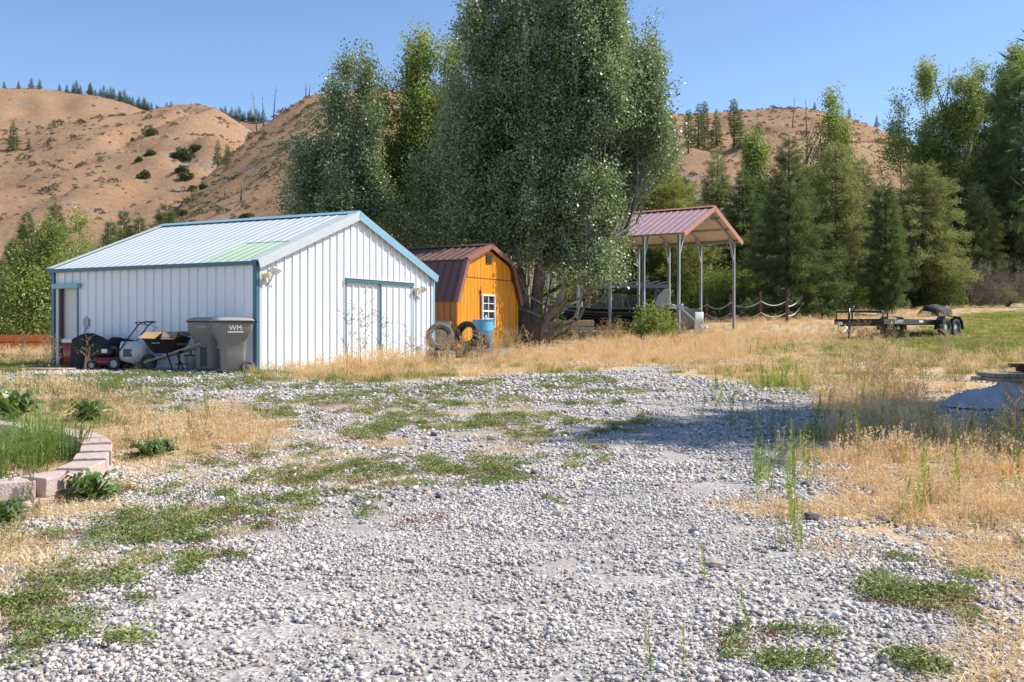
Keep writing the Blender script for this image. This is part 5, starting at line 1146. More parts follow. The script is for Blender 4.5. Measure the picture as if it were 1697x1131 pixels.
# leafy bushes
def bush(label, u, Y, w, h, src, n, seed, name='bush', group=None, cat='bush', d=None):
    g = onground(u, Y); t = thing(name, label, cat, g, 0, group); r = np.random.default_rng(seed); rs = random.Random(seed)
    th_ = r.uniform(0, 6.283, n); ph = np.arccos(r.uniform(-.05, 1, n)); q = r.uniform(.55, 1.05, n)
    lump = .75 + .5 * fbm(np.cos(th_) * 1.7 + seed, np.sin(th_) * 1.7, np.cos(ph) * 2, seed=seed, oct=2)
    dv = np.stack([np.sin(ph) * np.cos(th_), np.sin(ph) * np.sin(th_), np.cos(ph)], 1); pos = dv * (q * lump)[:, None] * [w / 2, (d or w) / 2, h]
    pos[:, 2] = np.maximum(pos[:, 2], .05); b = MB()
    for k in range(7):
        e = Vector(tuple(pos[k * 3])) * .8; b.tube([Vector((rs.uniform(-.1, .1) * w * .3, 0, -.05)), e * .5 + Vector((0, 0, .1 * h)), e], [.02 * h, .014 * h, .004 * h], 5)
    b.build('stem', M['bark'], t)
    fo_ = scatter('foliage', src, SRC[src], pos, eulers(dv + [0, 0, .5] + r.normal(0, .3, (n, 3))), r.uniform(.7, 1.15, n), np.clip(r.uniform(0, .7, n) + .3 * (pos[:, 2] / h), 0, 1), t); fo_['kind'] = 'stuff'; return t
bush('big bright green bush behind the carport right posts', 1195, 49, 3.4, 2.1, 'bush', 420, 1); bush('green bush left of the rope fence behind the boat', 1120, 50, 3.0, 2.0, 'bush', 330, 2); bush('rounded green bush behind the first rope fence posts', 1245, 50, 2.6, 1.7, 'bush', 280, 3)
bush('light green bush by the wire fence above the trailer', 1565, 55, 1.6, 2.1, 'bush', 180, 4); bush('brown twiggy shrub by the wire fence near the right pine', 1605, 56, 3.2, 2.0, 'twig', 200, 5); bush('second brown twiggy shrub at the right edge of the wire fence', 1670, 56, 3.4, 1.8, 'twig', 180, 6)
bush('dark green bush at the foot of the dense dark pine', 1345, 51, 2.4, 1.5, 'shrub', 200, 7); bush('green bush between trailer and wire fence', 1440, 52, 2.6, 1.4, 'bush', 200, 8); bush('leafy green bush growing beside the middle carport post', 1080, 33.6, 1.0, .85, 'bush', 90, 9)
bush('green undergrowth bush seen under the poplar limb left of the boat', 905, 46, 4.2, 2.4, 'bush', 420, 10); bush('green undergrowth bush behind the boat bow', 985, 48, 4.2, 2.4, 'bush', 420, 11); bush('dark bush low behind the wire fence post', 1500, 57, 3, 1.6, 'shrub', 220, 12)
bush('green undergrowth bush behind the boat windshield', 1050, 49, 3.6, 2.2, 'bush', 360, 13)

# ================================================================== HILLSIDE TREES AND SHRUBS
KP = conifer_data(12, 2.2, 'pine', 31, .24, .62, 'pon', .05, 1.5, .9, 6); KP2 = conifer_data(12, 2.8, 'pine', 32, .10, .75, 'cone', .1, 1.5, .7, 6)
for i, (u, vt, vb) in enumerate([(1074, 190, 268), (1100, 182, 266), (1115, 214, 278), (1141, 182, 256), (1157, 172, 250), (1167, 168, 247), (1187, 180, 243), (1216, 164, 245), (1226, 184, 247), (1257, 200, 242)]):
    p = H_D.at(u, vb); conifer(KP if i % 2 else KP2, 'pine_tree', 'tall bare stemmed pine number %s from the left in the row across the right hill' % 'one two three four five six seven eight nine ten'.split()[i], p, (vb - vt) / F * p.y, group='pines on the right hill')
for lb, H, u, vt, vb in [('small round pine on the skyline at the crest of the right hill', H_D, 1350, 168, 183), ('small pine on the skyline just right of the crest of the right hill', H_D, 1407, 176, 195), ('pine on the falling skyline of the right hill beside the cottonwood', H_D, 1453, 190, 212),
        ('tall slim pine standing alone at the far left of the hillside', H_B, 22, 197, 250), ('short pine right of the tall slim one on the left hillside', H_B, 48, 228, 248), ('small round pine third from the left edge on the hillside', H_B, 80, 229, 243),
        ('taller of the two pines beside the upper gully', H_C, 361, 218, 262), ('shorter dark pine right of the taller gully pine', H_C, 376, 238, 275), ('small pine above the two gully pines', H_C, 412, 200, 214), ('small pine high on the gully right bank', H_C, 379, 218, 236)]:
    p = H.at(u, vb); conifer(KP2, 'pine_tree', lb, p, (vb - vt) / F * p.y)
rsk = random.Random(8)
ridge = [(u, 1.0) for u in (8, 30, 50, 66, 100, 112, 122, 128, 135, 148, 150, 158, 164, 170, 176, 182, 190)] + [(u, 1.0) for u in range(196, 250, 5)] + [(u, 1.0) for u in range(252, 300, 8)] + [(u, 1.0) for u in range(305, 440, 5)]
for u, k in ridge:
    X, Y, Z = H_A.pt(u + rsk.uniform(-2, 2), rsk.uniform(.985, 1.0)); conifer(KP2, 'pine_tree', 'distant dark pine in the line along the left back ridge', (float(X), float(Y), float(Z) - .3), rsk.uniform(4.5, 9.5), wide=1.25, group='pines along the left ridge')
for u in range(1050, 1118, 7):
    X, Y, Z = H_E.pt(u + rsk.uniform(-2, 2), .99); conifer(KP2, 'pine_tree', 'distant dark pine in the line behind the right hill', (float(X), float(Y), float(Z)), rsk.uniform(4, 7), wide=1.2, group='pines behind the right hill')
def snag(label, H, u, vt, vb, du=0):
    p = H.at(u, vb); e = P(u + du, vt, p.y) - p; b = MB(); b.tube([Vector((0, 0, -.3)), e * .5, e], [.22, .15, .05], 6); rs = random.Random(int(u))
    for k in range(5): q = e * rs.uniform(.4, .95); b.tube([q, q + Vector((rs.uniform(-.9, .9), rs.uniform(-.4, .4), rs.uniform(0, .6)))], [.06, .02], 4)
    o = b.build('dead_tree', M['bark_grey']); o.location = p; tag(o, label, 'dead tree')
snag('bare dead trunk leaning left on the ridge left of the poplars', H_C, 426, 152, 188, -8); snag('short bare dead trunk second on that ridge', H_C, 437, 157, 186, -2); snag('tallest bare dead trunk on the ridge left of the poplars', H_C, 453, 140, 180, 5); snag('bare dead trunk nearest the poplar on the left ridge', H_C, 507, 137, 158, 0)
snag('bare dead trunk on the left ridge line beside the nearest one', H_C, 512, 141, 158, 2); snag('dark burnt stump pole low on the slope right of the gully', H_C, 399, 297, 332, 3); snag('thin pale pole beside the burnt stump on the gully slope', H_C, 373, 307, 334, 0); snag('tall bare dead trunk near the crest of the right hill', H_D, 1313, 162, 212, 4); snag('thin bare dead trunk right of the crest dead trunk', H_D, 1337, 165, 222, -2)
SHB = []
for lb, H, u, v, wpx in [('elongated dark green shrub high on the left hill', H_B, 246, 218, 26), ('dark shrub upper of the pair beside the gully', H_B, 249, 253, 17), ('round dark shrub left of the gully pair', H_B, 230, 264, 14), ('dark shrub lowest left of the gully', H_B, 240, 289, 22), ('largest green shrub clump at the gully head', H_B, 301, 254, 34), ('dark shrub below the gully head clump', H_B, 301, 280, 20), ('dark shrub lower in the gully', H_B, 307, 292, 22),
        ('round shrub on the right bank of the gully', H_C, 336, 308, 17), ('shrub in the mid gully right side', H_C, 320, 274, 16), ('shrub in the lower gully', H_C, 290, 330, 18), ('shrub near the gully mouth', H_C, 303, 352, 17), ('shrub at the foot of the slope above the barn ridge', H_C, 406, 357, 22), ('small shrub above the gully left bank', H_B, 220, 231, 8), ('flat shrub on the ridge saddle', H_B, 325, 243, 20)]:
    p = H.at(u, v + wpx * .3); w_ = wpx / F * p.y
    g = thing('hillside_shrub', lb, 'shrub', p, 0, 'dark shrubs on the left hills'); r = np.random.default_rng(int(u)); n = 34; th_ = r.uniform(0, 6.283, n); ph = np.arccos(r.uniform(0, 1, n)); q = r.uniform(.2, 1.05, n)
    dv = np.stack([np.sin(ph) * np.cos(th_), np.sin(ph) * np.sin(th_), np.cos(ph)], 1)
    fo_ = scatter('foliage', 'clump', SRC['clump'], dv * q[:, None] * [w_ * .5, w_ * .45, w_ * .5], eulers(dv), r.uniform(.28, .55, n) * w_, r.uniform(0, 1, n), g); fo_['kind'] = 'stuff'
    MB().tube([(0, 0, -.3), (.1, 0, w_ * .3)], [.1, .05], 5).build('stem', M['bark'], g)
# sagebrush specks over the slopes
sp, ss, stn = [], [], []
for H, n, u0, u1 in ((H_B, 2600, -300, 460), (H_C, 2600, 270, 1000), (H_A, 900, -300, 420), (H_D, 3600, 1000, 1750)):
    u = RNG.uniform(u0, u1, n); rr_ = RNG.uniform(.12, .99, n) ** .8; X, Y, Z = H.pt(u, rr_); k = fbm(X * .03, Y * .03, seed=77, oct=3) + RNG.uniform(-.5, .5, n) > .62
    sp.append(np.stack([X, Y, Z], 1)[k]); ss.append(RNG.gamma(2.2, .24, n)[k] + .22); stn.append(RNG.uniform(0, 1, n)[k])
sp, ss, stn = np.concatenate(sp), np.concatenate(ss), np.concatenate(stn)
o = scatter('sagebrush', 'sage', SRC['sage'], sp, zrot(len(sp), .25), np.stack([ss * 1.9, ss * 1.9, ss * 1.3], 1), stn); tag(o, 'small grey green sagebrush tufts scattered over the dry hillsides', 'sagebrush', kind='stuff')

# tree outside the frame whose shadow falls across the gravel at the right
g = Vector((9.9, 12.9, gzf(9.9, 12.9))); conifer(K['pine2'], 'pine_tree', 'pine just outside the right edge casting the shadow over gravel and lumber', g, 9.9, wide=1.05)

# ================================================================== GRAVEL, ROCKS, GRASS AND WEEDS
def stonemat(name, stops, lighten=1.0):
    m = bpy.data.materials.new(name); n, l, p = nodes(m); p.inputs['Roughness'].default_value = .9; p.inputs['Specular IOR Level'].default_value = .2
    a1 = n.new('ShaderNodeAttribute'); a1.attribute_name = 'lv'; rp = n.new('ShaderNodeValToRGB'); e = rp.color_ramp.elements
    while len(e) < len(stops): e.new(.5)
    for k, (q, c) in enumerate(stops): e[k].position = q; e[k].color = (*c, 1)
    l.new(a1.outputs['Fac'], rp.inputs[0]); l.new(rp.outputs[0], p.inputs['Base Color']); return m
GRAV = stonemat('gravel_stone', [(0, (.15, .138, .134)), (.12, (.33, .305, .292)), (.34, (.50, .465, .445)), (.6, (.61, .57, .535)), (.75, (.65, .58, .50)), (.86, (.50, .385, .29)), (.93, (.72, .685, .64)), (1, (.82, .79, .75))])
IV = np.array([(x, y, z) for z in (-1, 1) for x, y in ((-1, -1), (1, -1), (1, 1), (-1, 1))], float) * .8
IF = np.array([[0, 2, 1], [0, 3, 2], [4, 5, 6], [4, 6, 7], [0, 1, 5], [0, 5, 4], [1, 2, 6], [1, 6, 5], [2, 3, 7], [2, 7, 6], [3, 0, 4], [3, 4, 7]])   # broken stone: a skewed block
def stones(name, seed, n, rad, smin, smax, mat_=GRAV, flat=.62):
    r = np.random.default_rng(seed); V, Fc, lv = [], [], []
    for k in range(n):
        s = smin + (smax - smin) * r.random() ** 2.2; v = IV * (1 + r.normal(0, .18, (len(IV), 1))) * np.where(IV[:, 2:] > 0, r.uniform(.45, .9), 1) + r.normal(0, .16, IV.shape)
        v = v * [1, r.uniform(.6, .95), flat * r.uniform(.6, 1.2)] * s * .5
        a, b = r.uniform(0, 6.283), r.normal(0, .4); ca, sa = math.cos(a), math.sin(a); cb, sb = math.cos(b), math.sin(b)
        v = v @ np.array([[1, 0, 0], [0, cb, -sb], [0, sb, cb]]) @ np.array([[ca, -sa, 0], [sa, ca, 0], [0, 0, 1]])
        q = rad * math.sqrt(r.random()); t = r.uniform(0, 6.283); v = v + [q * math.cos(t), q * math.sin(t), s * r.uniform(.02, .22)]
        V.append(v); Fc.append(IF + len(IV) * k); lv += [r.random()] * len(IF)
    return raw_mesh(name, np.concatenate(V), np.concatenate(Fc), mat_, lv)
GV = {'fine': [stones('fine', 1 + k, 150, .20, .008, .028) for k in range(5)], 'mid': [stones('mid', 20 + k, 110, .26, .014, .046) for k in range(6)], 'big': [stones('big', 40 + k, 34, .45, .028, .075) for k in range(4)], 'far': [stones('far', 60 + k, 110, .8, .03, .085) for k in range(4)]}
def frustum_points(y0, y1, n, margin=.06):
    y = np.sqrt(RNG.uniform(y0 * y0, y1 * y1, n)); x = RNG.uniform(-.507 - margin, .507 + margin, n) * y; return x, y
def put(name, key, meshes, x, y, scl, tint, tilt=.0, dz=0.0, label=None, cat=None):
    o = scatter(name, key, meshes, np.stack([x, y, gz(x, y) + dz], 1), zrot(len(x), tilt), scl, tint); tag(o, label, cat, kind='stuff'); return o
def wheel_track(x, y):                              # worn strips with finer crushed stone
    u, v = guv(x, y); c = 600 + (900 - v) * .75; return np.exp(-((u - c) / 150) ** 2) + np.exp(-((u - c - 560) / 150) ** 2)
def area(y0, y1): return (y1 * y1 - y0 * y0) / 2 * 1.13
# fine and medium crushed stone near the camera, coarser further off
x, y = frustum_points(3.4, 8, int(area(3.4, 8) * 26)); put('gravel', 'fine', GV['fine'], x, y, RNG.uniform(.85, 1.2, len(x)), RNG.random(len(x)), label='pale grey crushed gravel covering the near driveway', cat='gravel')
x, y = frustum_points(3.4, 9.5, int(area(3.4, 9.5) * 9)); g, s, la = hot(x, y); k = RNG.random(len(x)) < np.clip(1 - .75 * wheel_track(x, y), .15, 1) * np.clip(1 - .45 * s, 0, 1); put('gravel', 'mid', GV['mid'], x[k], y[k], RNG.uniform(.8, 1.15, k.sum()), RNG.random(k.sum()), label='medium grey gravel stones on the driveway', cat='gravel')
x, y = frustum_points(8, 15.5, int(area(8, 15.5) * 11)); g, s, la = hot(x, y); k = RNG.random(len(x)) < np.clip(1.0 - .6 * s, .1, 1); put('gravel', 'mid', GV['mid'], x[k], y[k], RNG.uniform(.8, 1.15, k.sum()), RNG.random(k.sum()), label='grey gravel across the middle of the yard', cat='gravel')
x, y = frustum_points(15, 24, int(area(15, 24) * 3)); g, s, la = hot(x, y); k = (RNG.random(len(x)) < np.clip(1.0 - .9 * s, .05, 1)) & (la < .5); put('gravel', 'far', GV['far'], x[k], y[k], RNG.uniform(.7, 1.1, k.sum()), RNG.random(k.sum()), label='grey gravel in front of the barn', cat='gravel')
x, y = frustum_points(5.5, 18, int(area(5.5, 18) * 2.2)); g, s, la = hot(x, y); u, v = guv(x, y); k = RNG.random(len(x)) < np.clip(fbm(x * .8, y * .8, seed=88) * 2.4 - .75, 0, 1) * np.where((g > .5) & (v > 860), .25, .9); put('gravel', 'big', GV['big'], x[k], y[k], RNG.uniform(.8, 1.2, k.sum()), RNG.random(k.sum()), label='coarser broken stones lying on the gravel', cat='gravel')

# single rocks one can pick out
ROCKM = [mat('rock_tan', (.40, .34, .27), .9, 0, .2, 14, .5, 40), mat('rock_grey', (.36, .36, .37), .9, 0, .2, 14, .5, 40), mat('rock_dark', (.10, .10, .11), .85, 0, .25, 14, .5, 40), mat('rock_white', (.60, .59, .57), .9, 0, .12, 14, .5, 40)]
def broken_rock(seed, w_, d_, h_):                   # angular hull of random points
    r = np.random.default_rng(seed); p = r.normal(0, 1, (22, 3)); p = p / np.linalg.norm(p, axis=1, keepdims=True) * r.uniform(.8, 1.05, (22, 1)); p = np.sign(p) * np.abs(p) ** .75
    b = bmesh.new(); [b.verts.new(tuple(q * [w_ / 2, d_ / 2, h_ / 2])) for q in p]; bmesh.ops.convex_hull(b, input=b.verts); bmesh.ops.delete(b, geom=[v for v in b.verts if not v.link_faces], context='VERTS'); me = bpy.data.meshes.new('rock'); b.to_mesh(me); b.free(); return me
for i, (u, v, wpx, mi, lb) in enumerate([(581, 1071, 24, 0, 'pale tan rock alone in the bottom gravel left of centre'), (680, 935, 20, 0, 'flat tan rock in the gravel below the centre'), (973, 824, 20, 1, 'pale angular rock beside the mid gravel grass tuft'), (925, 856, 24, 0, 'largest tan rock of the cluster right of centre'), (1008, 872, 20, 0, 'brown tan rock right of the tan cluster'), (948, 880, 16, 1, 'blue grey rock in the tan cluster'),
        (1150, 886, 19, 2, 'black rock on the right of the gravel'), (1186, 940, 33, 0, 'long pale flat rock below the black rock'), (1258, 913, 18, 0, 'small tan rock right of the long flat rock'), (402, 858, 20, 2, 'dark rock at the edge of the left weeds'), (214, 918, 28, 3, 'white grey rock among the lower left weeds'), (62, 872, 22, 3, 'whitish rock near the planter front'), (1345, 862, 34, 2, 'dark flat brick like rock beside the tall green weeds'), (1180, 1062, 14, 1, 'small grey rock in the lower right gravel'), (93, 957, 24, 1, 'blue grey rock at the lower left edge'), (948, 992, 16, 1, 'smooth grey green rock in the lower middle gravel'), (18, 946, 20, 1, 'grey rock at the far lower left'), (1050, 990, 14, 2, 'small dark rock in the lower middle gravel'), (915, 715, 14, 2, 'dark rock on the mid gravel right of the grass mats')]):
    X, Y = ghit(u, v); w_ = wpx / F * Y; r = np.random.default_rng(200 + i)
    me = broken_rock(200 + i, w_, w_ * r.uniform(.6, .9), w_ * r.uniform(.42, .65)); me.materials.append(ROCKM[mi]); o = bpy.data.objects.new('rock', me); link(o); o.location = (X, Y, gzf(X, Y) + w_ * .12); o.rotation_euler = (0, 0, r.uniform(-.5, .5)); tag(o, lb, 'rock', 'rocks lying in the gravel')

# --- grass blades
def blades(name, mat_, seed, n, h, rad, wd, bend=.5, lean_=.35, hmin=.45):
    r = np.random.default_rng(seed); V, lv = [], []; a = r.uniform(0, 6.283, n); q = rad * np.sqrt(r.random(n)); hh = h * r.uniform(hmin, 1.1, n); az = a + r.normal(0, .9, n); ln = np.abs(r.normal(0, lean_, n))
    Q = []
    for k in range(n):
        b0 = np.array([q[k] * math.cos(a[k]), q[k] * math.sin(a[k]), -.01]); d = np.array([math.cos(az[k]), math.sin(az[k]), 0]); sd = np.array([-d[1], d[0], 0]) * wd / 2 * r.uniform(.7, 1.3)
        if r.random() < .5: sd = sd * .6 + d * wd * .3
        m1 = b0 + [0, 0, hh[k] * .5] + d * hh[k] * ln[k] * .4; e = b0 + d * hh[k] * (ln[k] + bend * r.uniform(0, .6)) ; e[2] = b0[2] + hh[k] * max(.35, 1 - ln[k] * .4 - bend * .2)
        Q.append([b0 - sd, b0 + sd, m1 + sd * .8, m1 - sd * .8]); Q.append([m1 - sd * .8, m1 + sd * .8, e + sd * .15, e - sd * .15]); c = r.random(); lv += [c, c]
    return quads_mesh(name, Q, mat_, lv)
def heads(name, mat_, seed, n, h, rad, wd, hl):     # dry stalks with seed heads
    r = np.random.default_rng(seed); Q, lv = [], []
    for k in range(n):
        a, q = r.uniform(0, 6.283), rad * math.sqrt(r.random()); b0 = np.array([q * math.cos(a), q * math.sin(a), -.01]); e = b0 + [r.normal(0, .16) * h, r.normal(0, .16) * h, h * r.uniform(.55, 1.1)]; d = e - b0; sd = np.cross(d, [r.normal(), r.normal(), .1]); sd = sd / np.linalg.norm(sd) * wd / 2
        Q.append([b0 - sd, b0 + sd, e + sd * .6, e - sd * .6]); c = r.random() * .6; lv.append(c)
        for j in range(7):
            p = b0 + d * (1 - hl * r.random()); o_ = r.normal(0, 1, 3) * [1, 1, .4] + [0, 0, .8]; o_ = o_ / np.linalg.norm(o_) * r.uniform(.012, .035); s2 = np.cross(o_, r.normal(0, 1, 3)); s2 = s2 / np.linalg.norm(s2) * .005; Q.append([p - s2, p + s2, p + o_ + s2, p + o_ - s2]); lv.append(.4 + .6 * r.random())
    return quads_mesh(name, Q, mat_, lv)
GM = {'dry': leafmat('dry_grass', (.52, .34, .14), (.90, .69, .38), .35, .7, .02), 'straw': leafmat('straw', (.56, .40, .20), (.92, .75, .46), .3, .7, .02), 'green': leafmat('green_grass', (.10, .15, .025), (.30, .36, .08), .4, .6, .03), 'lime': leafmat('bright_weed', (.14, .22, .03), (.40, .50, .10), .45, .6, .03),
      'mat': leafmat('knotweed', (.11, .155, .04), (.34, .39, .12), .3, .6, .03), 'red': leafmat('red_stem', (.16, .055, .03), (.36, .16, .08), .2, .7, .02), 'grey': leafmat('grey_weed', (.17, .19, .10), (.38, .38, .22), .3, .7, .02), 'deep': leafmat('broad_leaf', (.10, .17, .04), (.30, .40, .12), .35, .45, .05), 'tan': leafmat('dry_weed', (.28, .20, .11), (.60, .48, .28), .25, .8, .01)}
GS = {'dry': [blades('dry', GM['dry'], k, 46, .30, .13, .006, .5, .32) for k in range(4)] + [heads('head', GM['straw'], 10 + k, 16, .42, .14, .004, .35) for k in range(3)],
      'straw': [blades('straw', GM['straw'], 30 + k, 40, .11, .18, .006, 1.4, .9, .3) for k in range(3)], 'green': [blades('green', GM['green'], 40 + k, 44, .13, .13, .006, .6, .4) for k in range(4)],
      'lawn': [blades('lawn', GM['green'], 50 + k, 60, .10, .28, .010, .6, .4) for k in range(3)] + [blades('lawn', GM['dry'], 55, 50, .12, .28, .008, .6, .4)]}
def leafy_mat(name, seed, n, rad, leaf, mt, hz=.035):
    r = np.random.default_rng(seed); q = rad * np.sqrt(r.random(n)) * (.7 + .3 * np.sin(3 * r.uniform(0, 6.283, n))); t = r.uniform(0, 6.283, n); pos = np.stack([q * np.cos(t), q * np.sin(t), np.abs(r.normal(0, hz * .6, n)) + .008], 1); ln = leaf * r.uniform(.6, 1.4, n)
    return quads_mesh(name, leaf_quads(pos, r.normal(0, 1, (n, 3)) * [1, 1, .5] + [0, 0, .35], r.normal(0, .6, (n, 3)) + [0, 0, 1], ln, ln * .5), mt, r.uniform(0, 1, n))
GS['mat'] = [leafy_mat('mat', 60 + k, 150, .13, .020, GM['mat'], .03) for k in range(4)] + [leafy_mat('mat', 70, 70, .15, .018, GM['red'], .018)]
# low green mats: at their places, plus loose patches over the middle yard
mx, my = [], []
for (u, v, s) in MATS:
    X, Y = ghit(u, v); n = int(9 * s * s * (1 + Y / 9)); rw = .15 * s * (Y / 7) ** .9; mx += list(X + RNG.normal(0, rw * 1.25, n)); my += list(Y + RNG.normal(0, rw * 1.15, n))
mx, my = np.array(mx), np.array(my)
x, y = frustum_points(5, 21, 7500); g, s, la = hot(x, y); u, v = guv(x, y); md = inpoly(u, v, [(-100, 630), (240, 615), (1010, 625), (1080, 700), (990, 780), (760, 830), (520, 850), (400, 900), (250, 1010), (-100, 1131)])
k = md & (fbm(x * 1.5, y * 1.2, seed=31, oct=4) + RNG.normal(0, .05, len(x)) > np.where(v < 730, .545, .585)); x2, y2 = np.concatenate([mx, x[k]]), np.concatenate([my, y[k]])
put('knotweed', 'mat', GS['mat'], x2, y2, RNG.uniform(.7, 1.2, len(x2)), RNG.random(len(x2)), .05, 0.008, 'low green knotweed mats creeping over the gravel', 'ground cover')
# dry grass
def zone_points(polys, n, jit=.2, seed=0, box=None):
    us = [p[0] for q in polys for p in q]; vs_ = [p[1] for q in polys for p in q]; xs, ys = [], []
    y0, y1 = 3.5, 60; out = 0; y = np.sqrt(RNG.uniform(y0 ** 2, y1 ** 2, n)) if box is None else np.sqrt(RNG.uniform(box[0] ** 2, box[1] ** 2, n)); x = RNG.uniform(-.56, .56, n) * y
    z = zone(polys, x, y, jit, seed); k = RNG.random(n) < z; return x[k], y[k]
def grasshill(x, y):                               # grass stands taller against the barn gable
    u, v = guv(x, y); return 1 + .7 * np.exp(-((u - 605) / 70) ** 2) * np.exp(-((v - 604) / 14) ** 2)
AX, AY = [], []
for polys, n, bx in (([Z_TALL[0]], 15000, (17, 40)), ([Z_TALL[1]], 2800, (8, 15)), ([Z_TALL[2]], 5200, (6, 16)), ([Z_TALL[3]], 3600, (10, 20)), ([Z_TALL[4]], 2600, (10, 20))):
    x, y = zone_points(polys, n, .25, 5, bx); kk = fbm(x * 1.6, y * 1.6, seed=61, oct=3) + RNG.uniform(-.12, .12, len(x)) > .38; AX.append(x[kk]); AY.append(y[kk])
x, y = np.concatenate(AX), np.concatenate(AY); sc = RNG.uniform(.45, .85, len(x)) * grasshill(x, y) * (.6 + .8 * fbm(x * .9, y * .9, seed=71, oct=2))
put('dry_grass', 'dry', GS['dry'], x, y, sc, np.clip(RNG.random(len(x)) * .6 + fbm(x * .7, y * .7, seed=62) * .5, 0, 1), .08, -.01, 'golden dry grass standing in tufts', 'grass')
x, y = zone_points([Z_STRAW[5]], 9000, .4, 6, (14, 42)); k = fbm(x * .8, y * .8, seed=63) > .42; put('dry_grass', 'dry', GS['dry'], x[k], y[k], RNG.uniform(.45, .9, k.sum()), RNG.random(k.sum()), .1, -.01, 'short golden grass on the right slope', 'grass')
x, y = frustum_points(24, 52, 9000); g, s, la = hot(x, y); k = (s > .5) & (la < .4) & (fbm(x * .5, y * .5, seed=64) > .36); put('dry_grass', 'dry', GS['dry'], x[k], y[k], RNG.uniform(.5, .95, k.sum()), RNG.random(k.sum()), .1, -.01, 'dry grass under and beyond the carport', 'grass')
x, y = zone_points(Z_STRAW, 16000, .4, 7, (3.6, 16)); k = fbm(x * 1.8, y * 1.8, seed=65) > .44; put('straw_litter', 'straw', GS['straw'], x[k], y[k], RNG.uniform(.6, 1.1, k.sum()), RNG.random(k.sum()), .1, .0, 'flattened straw lying over the stones', 'straw')
x, y = frustum_points(3.8, 15, 5000); u, v = guv(x, y); k = inpoly(u, v, [(-100, 640), (240, 640), (900, 640), (900, 760), (560, 830), (420, 900), (260, 1010), (-100, 1140)]) & (fbm(x * 1.7, y * 1.7, seed=91, oct=3) > .54); put('straw_litter', 'straw', GS['straw'], x[k], y[k], RNG.uniform(.4, .85, k.sum()), RNG.random(k.sum()), .1, .004, 'loose straw strewn among the left gravel', 'straw')
# lawn and green tufts
x, y = zone_points(Z_LAWN, 30000, .5, 3, (15, 62)); put('lawn_grass', 'lawn', GS['lawn'], x, y, RNG.uniform(.8, 1.4, len(x)), RNG.random(len(x)), .08, -.01, 'short green lawn around the flatbed trailer', 'grass')
x, y = frustum_points(6, 40, 12000); g, s, la = hot(x, y); u, v = guv(x, y); wgt = .12 + .75 * (s > .2) * (v > 600) * (v < 645) + .25 * ((u < 240) & (v < 720)) - .3 * (g > .6); k = RNG.random(len(x)) < np.clip(wgt, 0, 1) * (fbm(x * 1.1, y * 1.1, seed=66) > .5); put('green_tufts', 'green', GS['green'], x[k], y[k], RNG.uniform(.7, 1.7, k.sum()), RNG.random(k.sum()), .1, -.01, 'thin green grass tufts among stones and dry grass', 'grass')

# --- upright weeds
def horseweed(name, seed, mt, h=.5, n=90):
    r = np.random.default_rng(seed); t = r.uniform(.05, 1, n); a = r.uniform(0, 6.283, n); pos = np.stack([np.sin(t * 2 + seed) * .02, np.cos(t * 2) * .02, t * h], 1); ln = .075 * (1.15 - t) * r.uniform(.6, 1.2, n) + .015
    Q = leaf_quads(pos, np.stack([np.cos(a), np.sin(a), .55 + t * .8], 1), np.stack([np.zeros(n), np.zeros(n), np.ones(n)], 1), ln, ln * .11 + .002); st = np.array([[[-.004, 0, 0], [.004, 0, 0], [.003, 0, h], [-.003, 0, h]], [[0, -.004, 0], [0, .004, 0], [0, .003, h], [0, -.003, h]]])
    return quads_mesh(name, np.concatenate([Q, st]), mt, np.concatenate([r.uniform(0, 1, n), [.3, .3]]))
def branchy(name, seed, mt, h=.9, nb=26, leaf=.02):  # dry mustard: forked stalk with small pods
    r = np.random.default_rng(seed); Q, lv = [], []
    def seg(a, b, w_):
        d = b - a; s = np.cross(d, r.normal(0, 1, 3)); s = s / max(np.linalg.norm(s), 1e-6) * w_; Q.append([a - s, a + s, b + s * .5, b - s * .5]); lv.append(r.random() * .5)
    top = np.array([r.normal(0, .06) * h, r.normal(0, .06) * h, h]); seg(np.zeros(3), top * .5, .006); seg(top * .5, top, .004)
    for k in range(nb):
        t = r.uniform(.22, 1); p = top * t; a = r.uniform(0, 6.283); L = h * r.uniform(.15, .42) * (1.2 - t * .5); d = np.array([math.cos(a) * .75, math.sin(a) * .75, r.uniform(.35, .9)]); e = p + d / np.linalg.norm(d) * L; seg(p, e, .0028)
        for j in range(9):
            q = p + (e - p) * r.uniform(.35, 1.05); o_ = r.normal(0, 1, 3); o_ = o_ / np.linalg.norm(o_) * leaf * r.uniform(.7, 1.8); s = np.cross(o_, r.normal(0, 1, 3)); s = s / np.linalg.norm(s) * leaf * .32; Q.append([q, q + o_ * .5 + s, q + o_, q + o_ * .5 - s]); lv.append(r.random())
    return quads_mesh(name, Q, mt, lv)
def rosette(name, seed, mt, n=46, R_=.24, h=.20, wd=.026):  # broad wavy leaves
    r = np.random.default_rng(seed); Q, lv = [], []
    for k in range(n):
        a = r.uniform(0, 6.283); L = R_ * r.uniform(.6, 1.15); up = r.uniform(.25, 1.1); w_ = wd * r.uniform(.7, 1.3); p = np.array([0, 0, .01]); d = np.array([math.cos(a), math.sin(a), 0]); sd = np.array([-d[1], d[0], 0]); c = r.random(); prev = None
        for j in range(11):
            t = j / 10; q = d * L * t * .95 + np.array([0, 0, h * up * (math.sin(t * 2.2)) + .01]); ww = w_ * math.sin(min(1, t * 1.1 + .12) * 2.8) * (1.2 if j % 2 else .8); cur = (q - sd * ww + [0, 0, .006 * (j % 2)], q + sd * ww + [0, 0, .012 * (j % 3)])
            if prev: Q.append([prev[0], prev[1], cur[1], cur[0]]); lv.append(c)
            prev = cur
    return quads_mesh(name, Q, mt, lv)
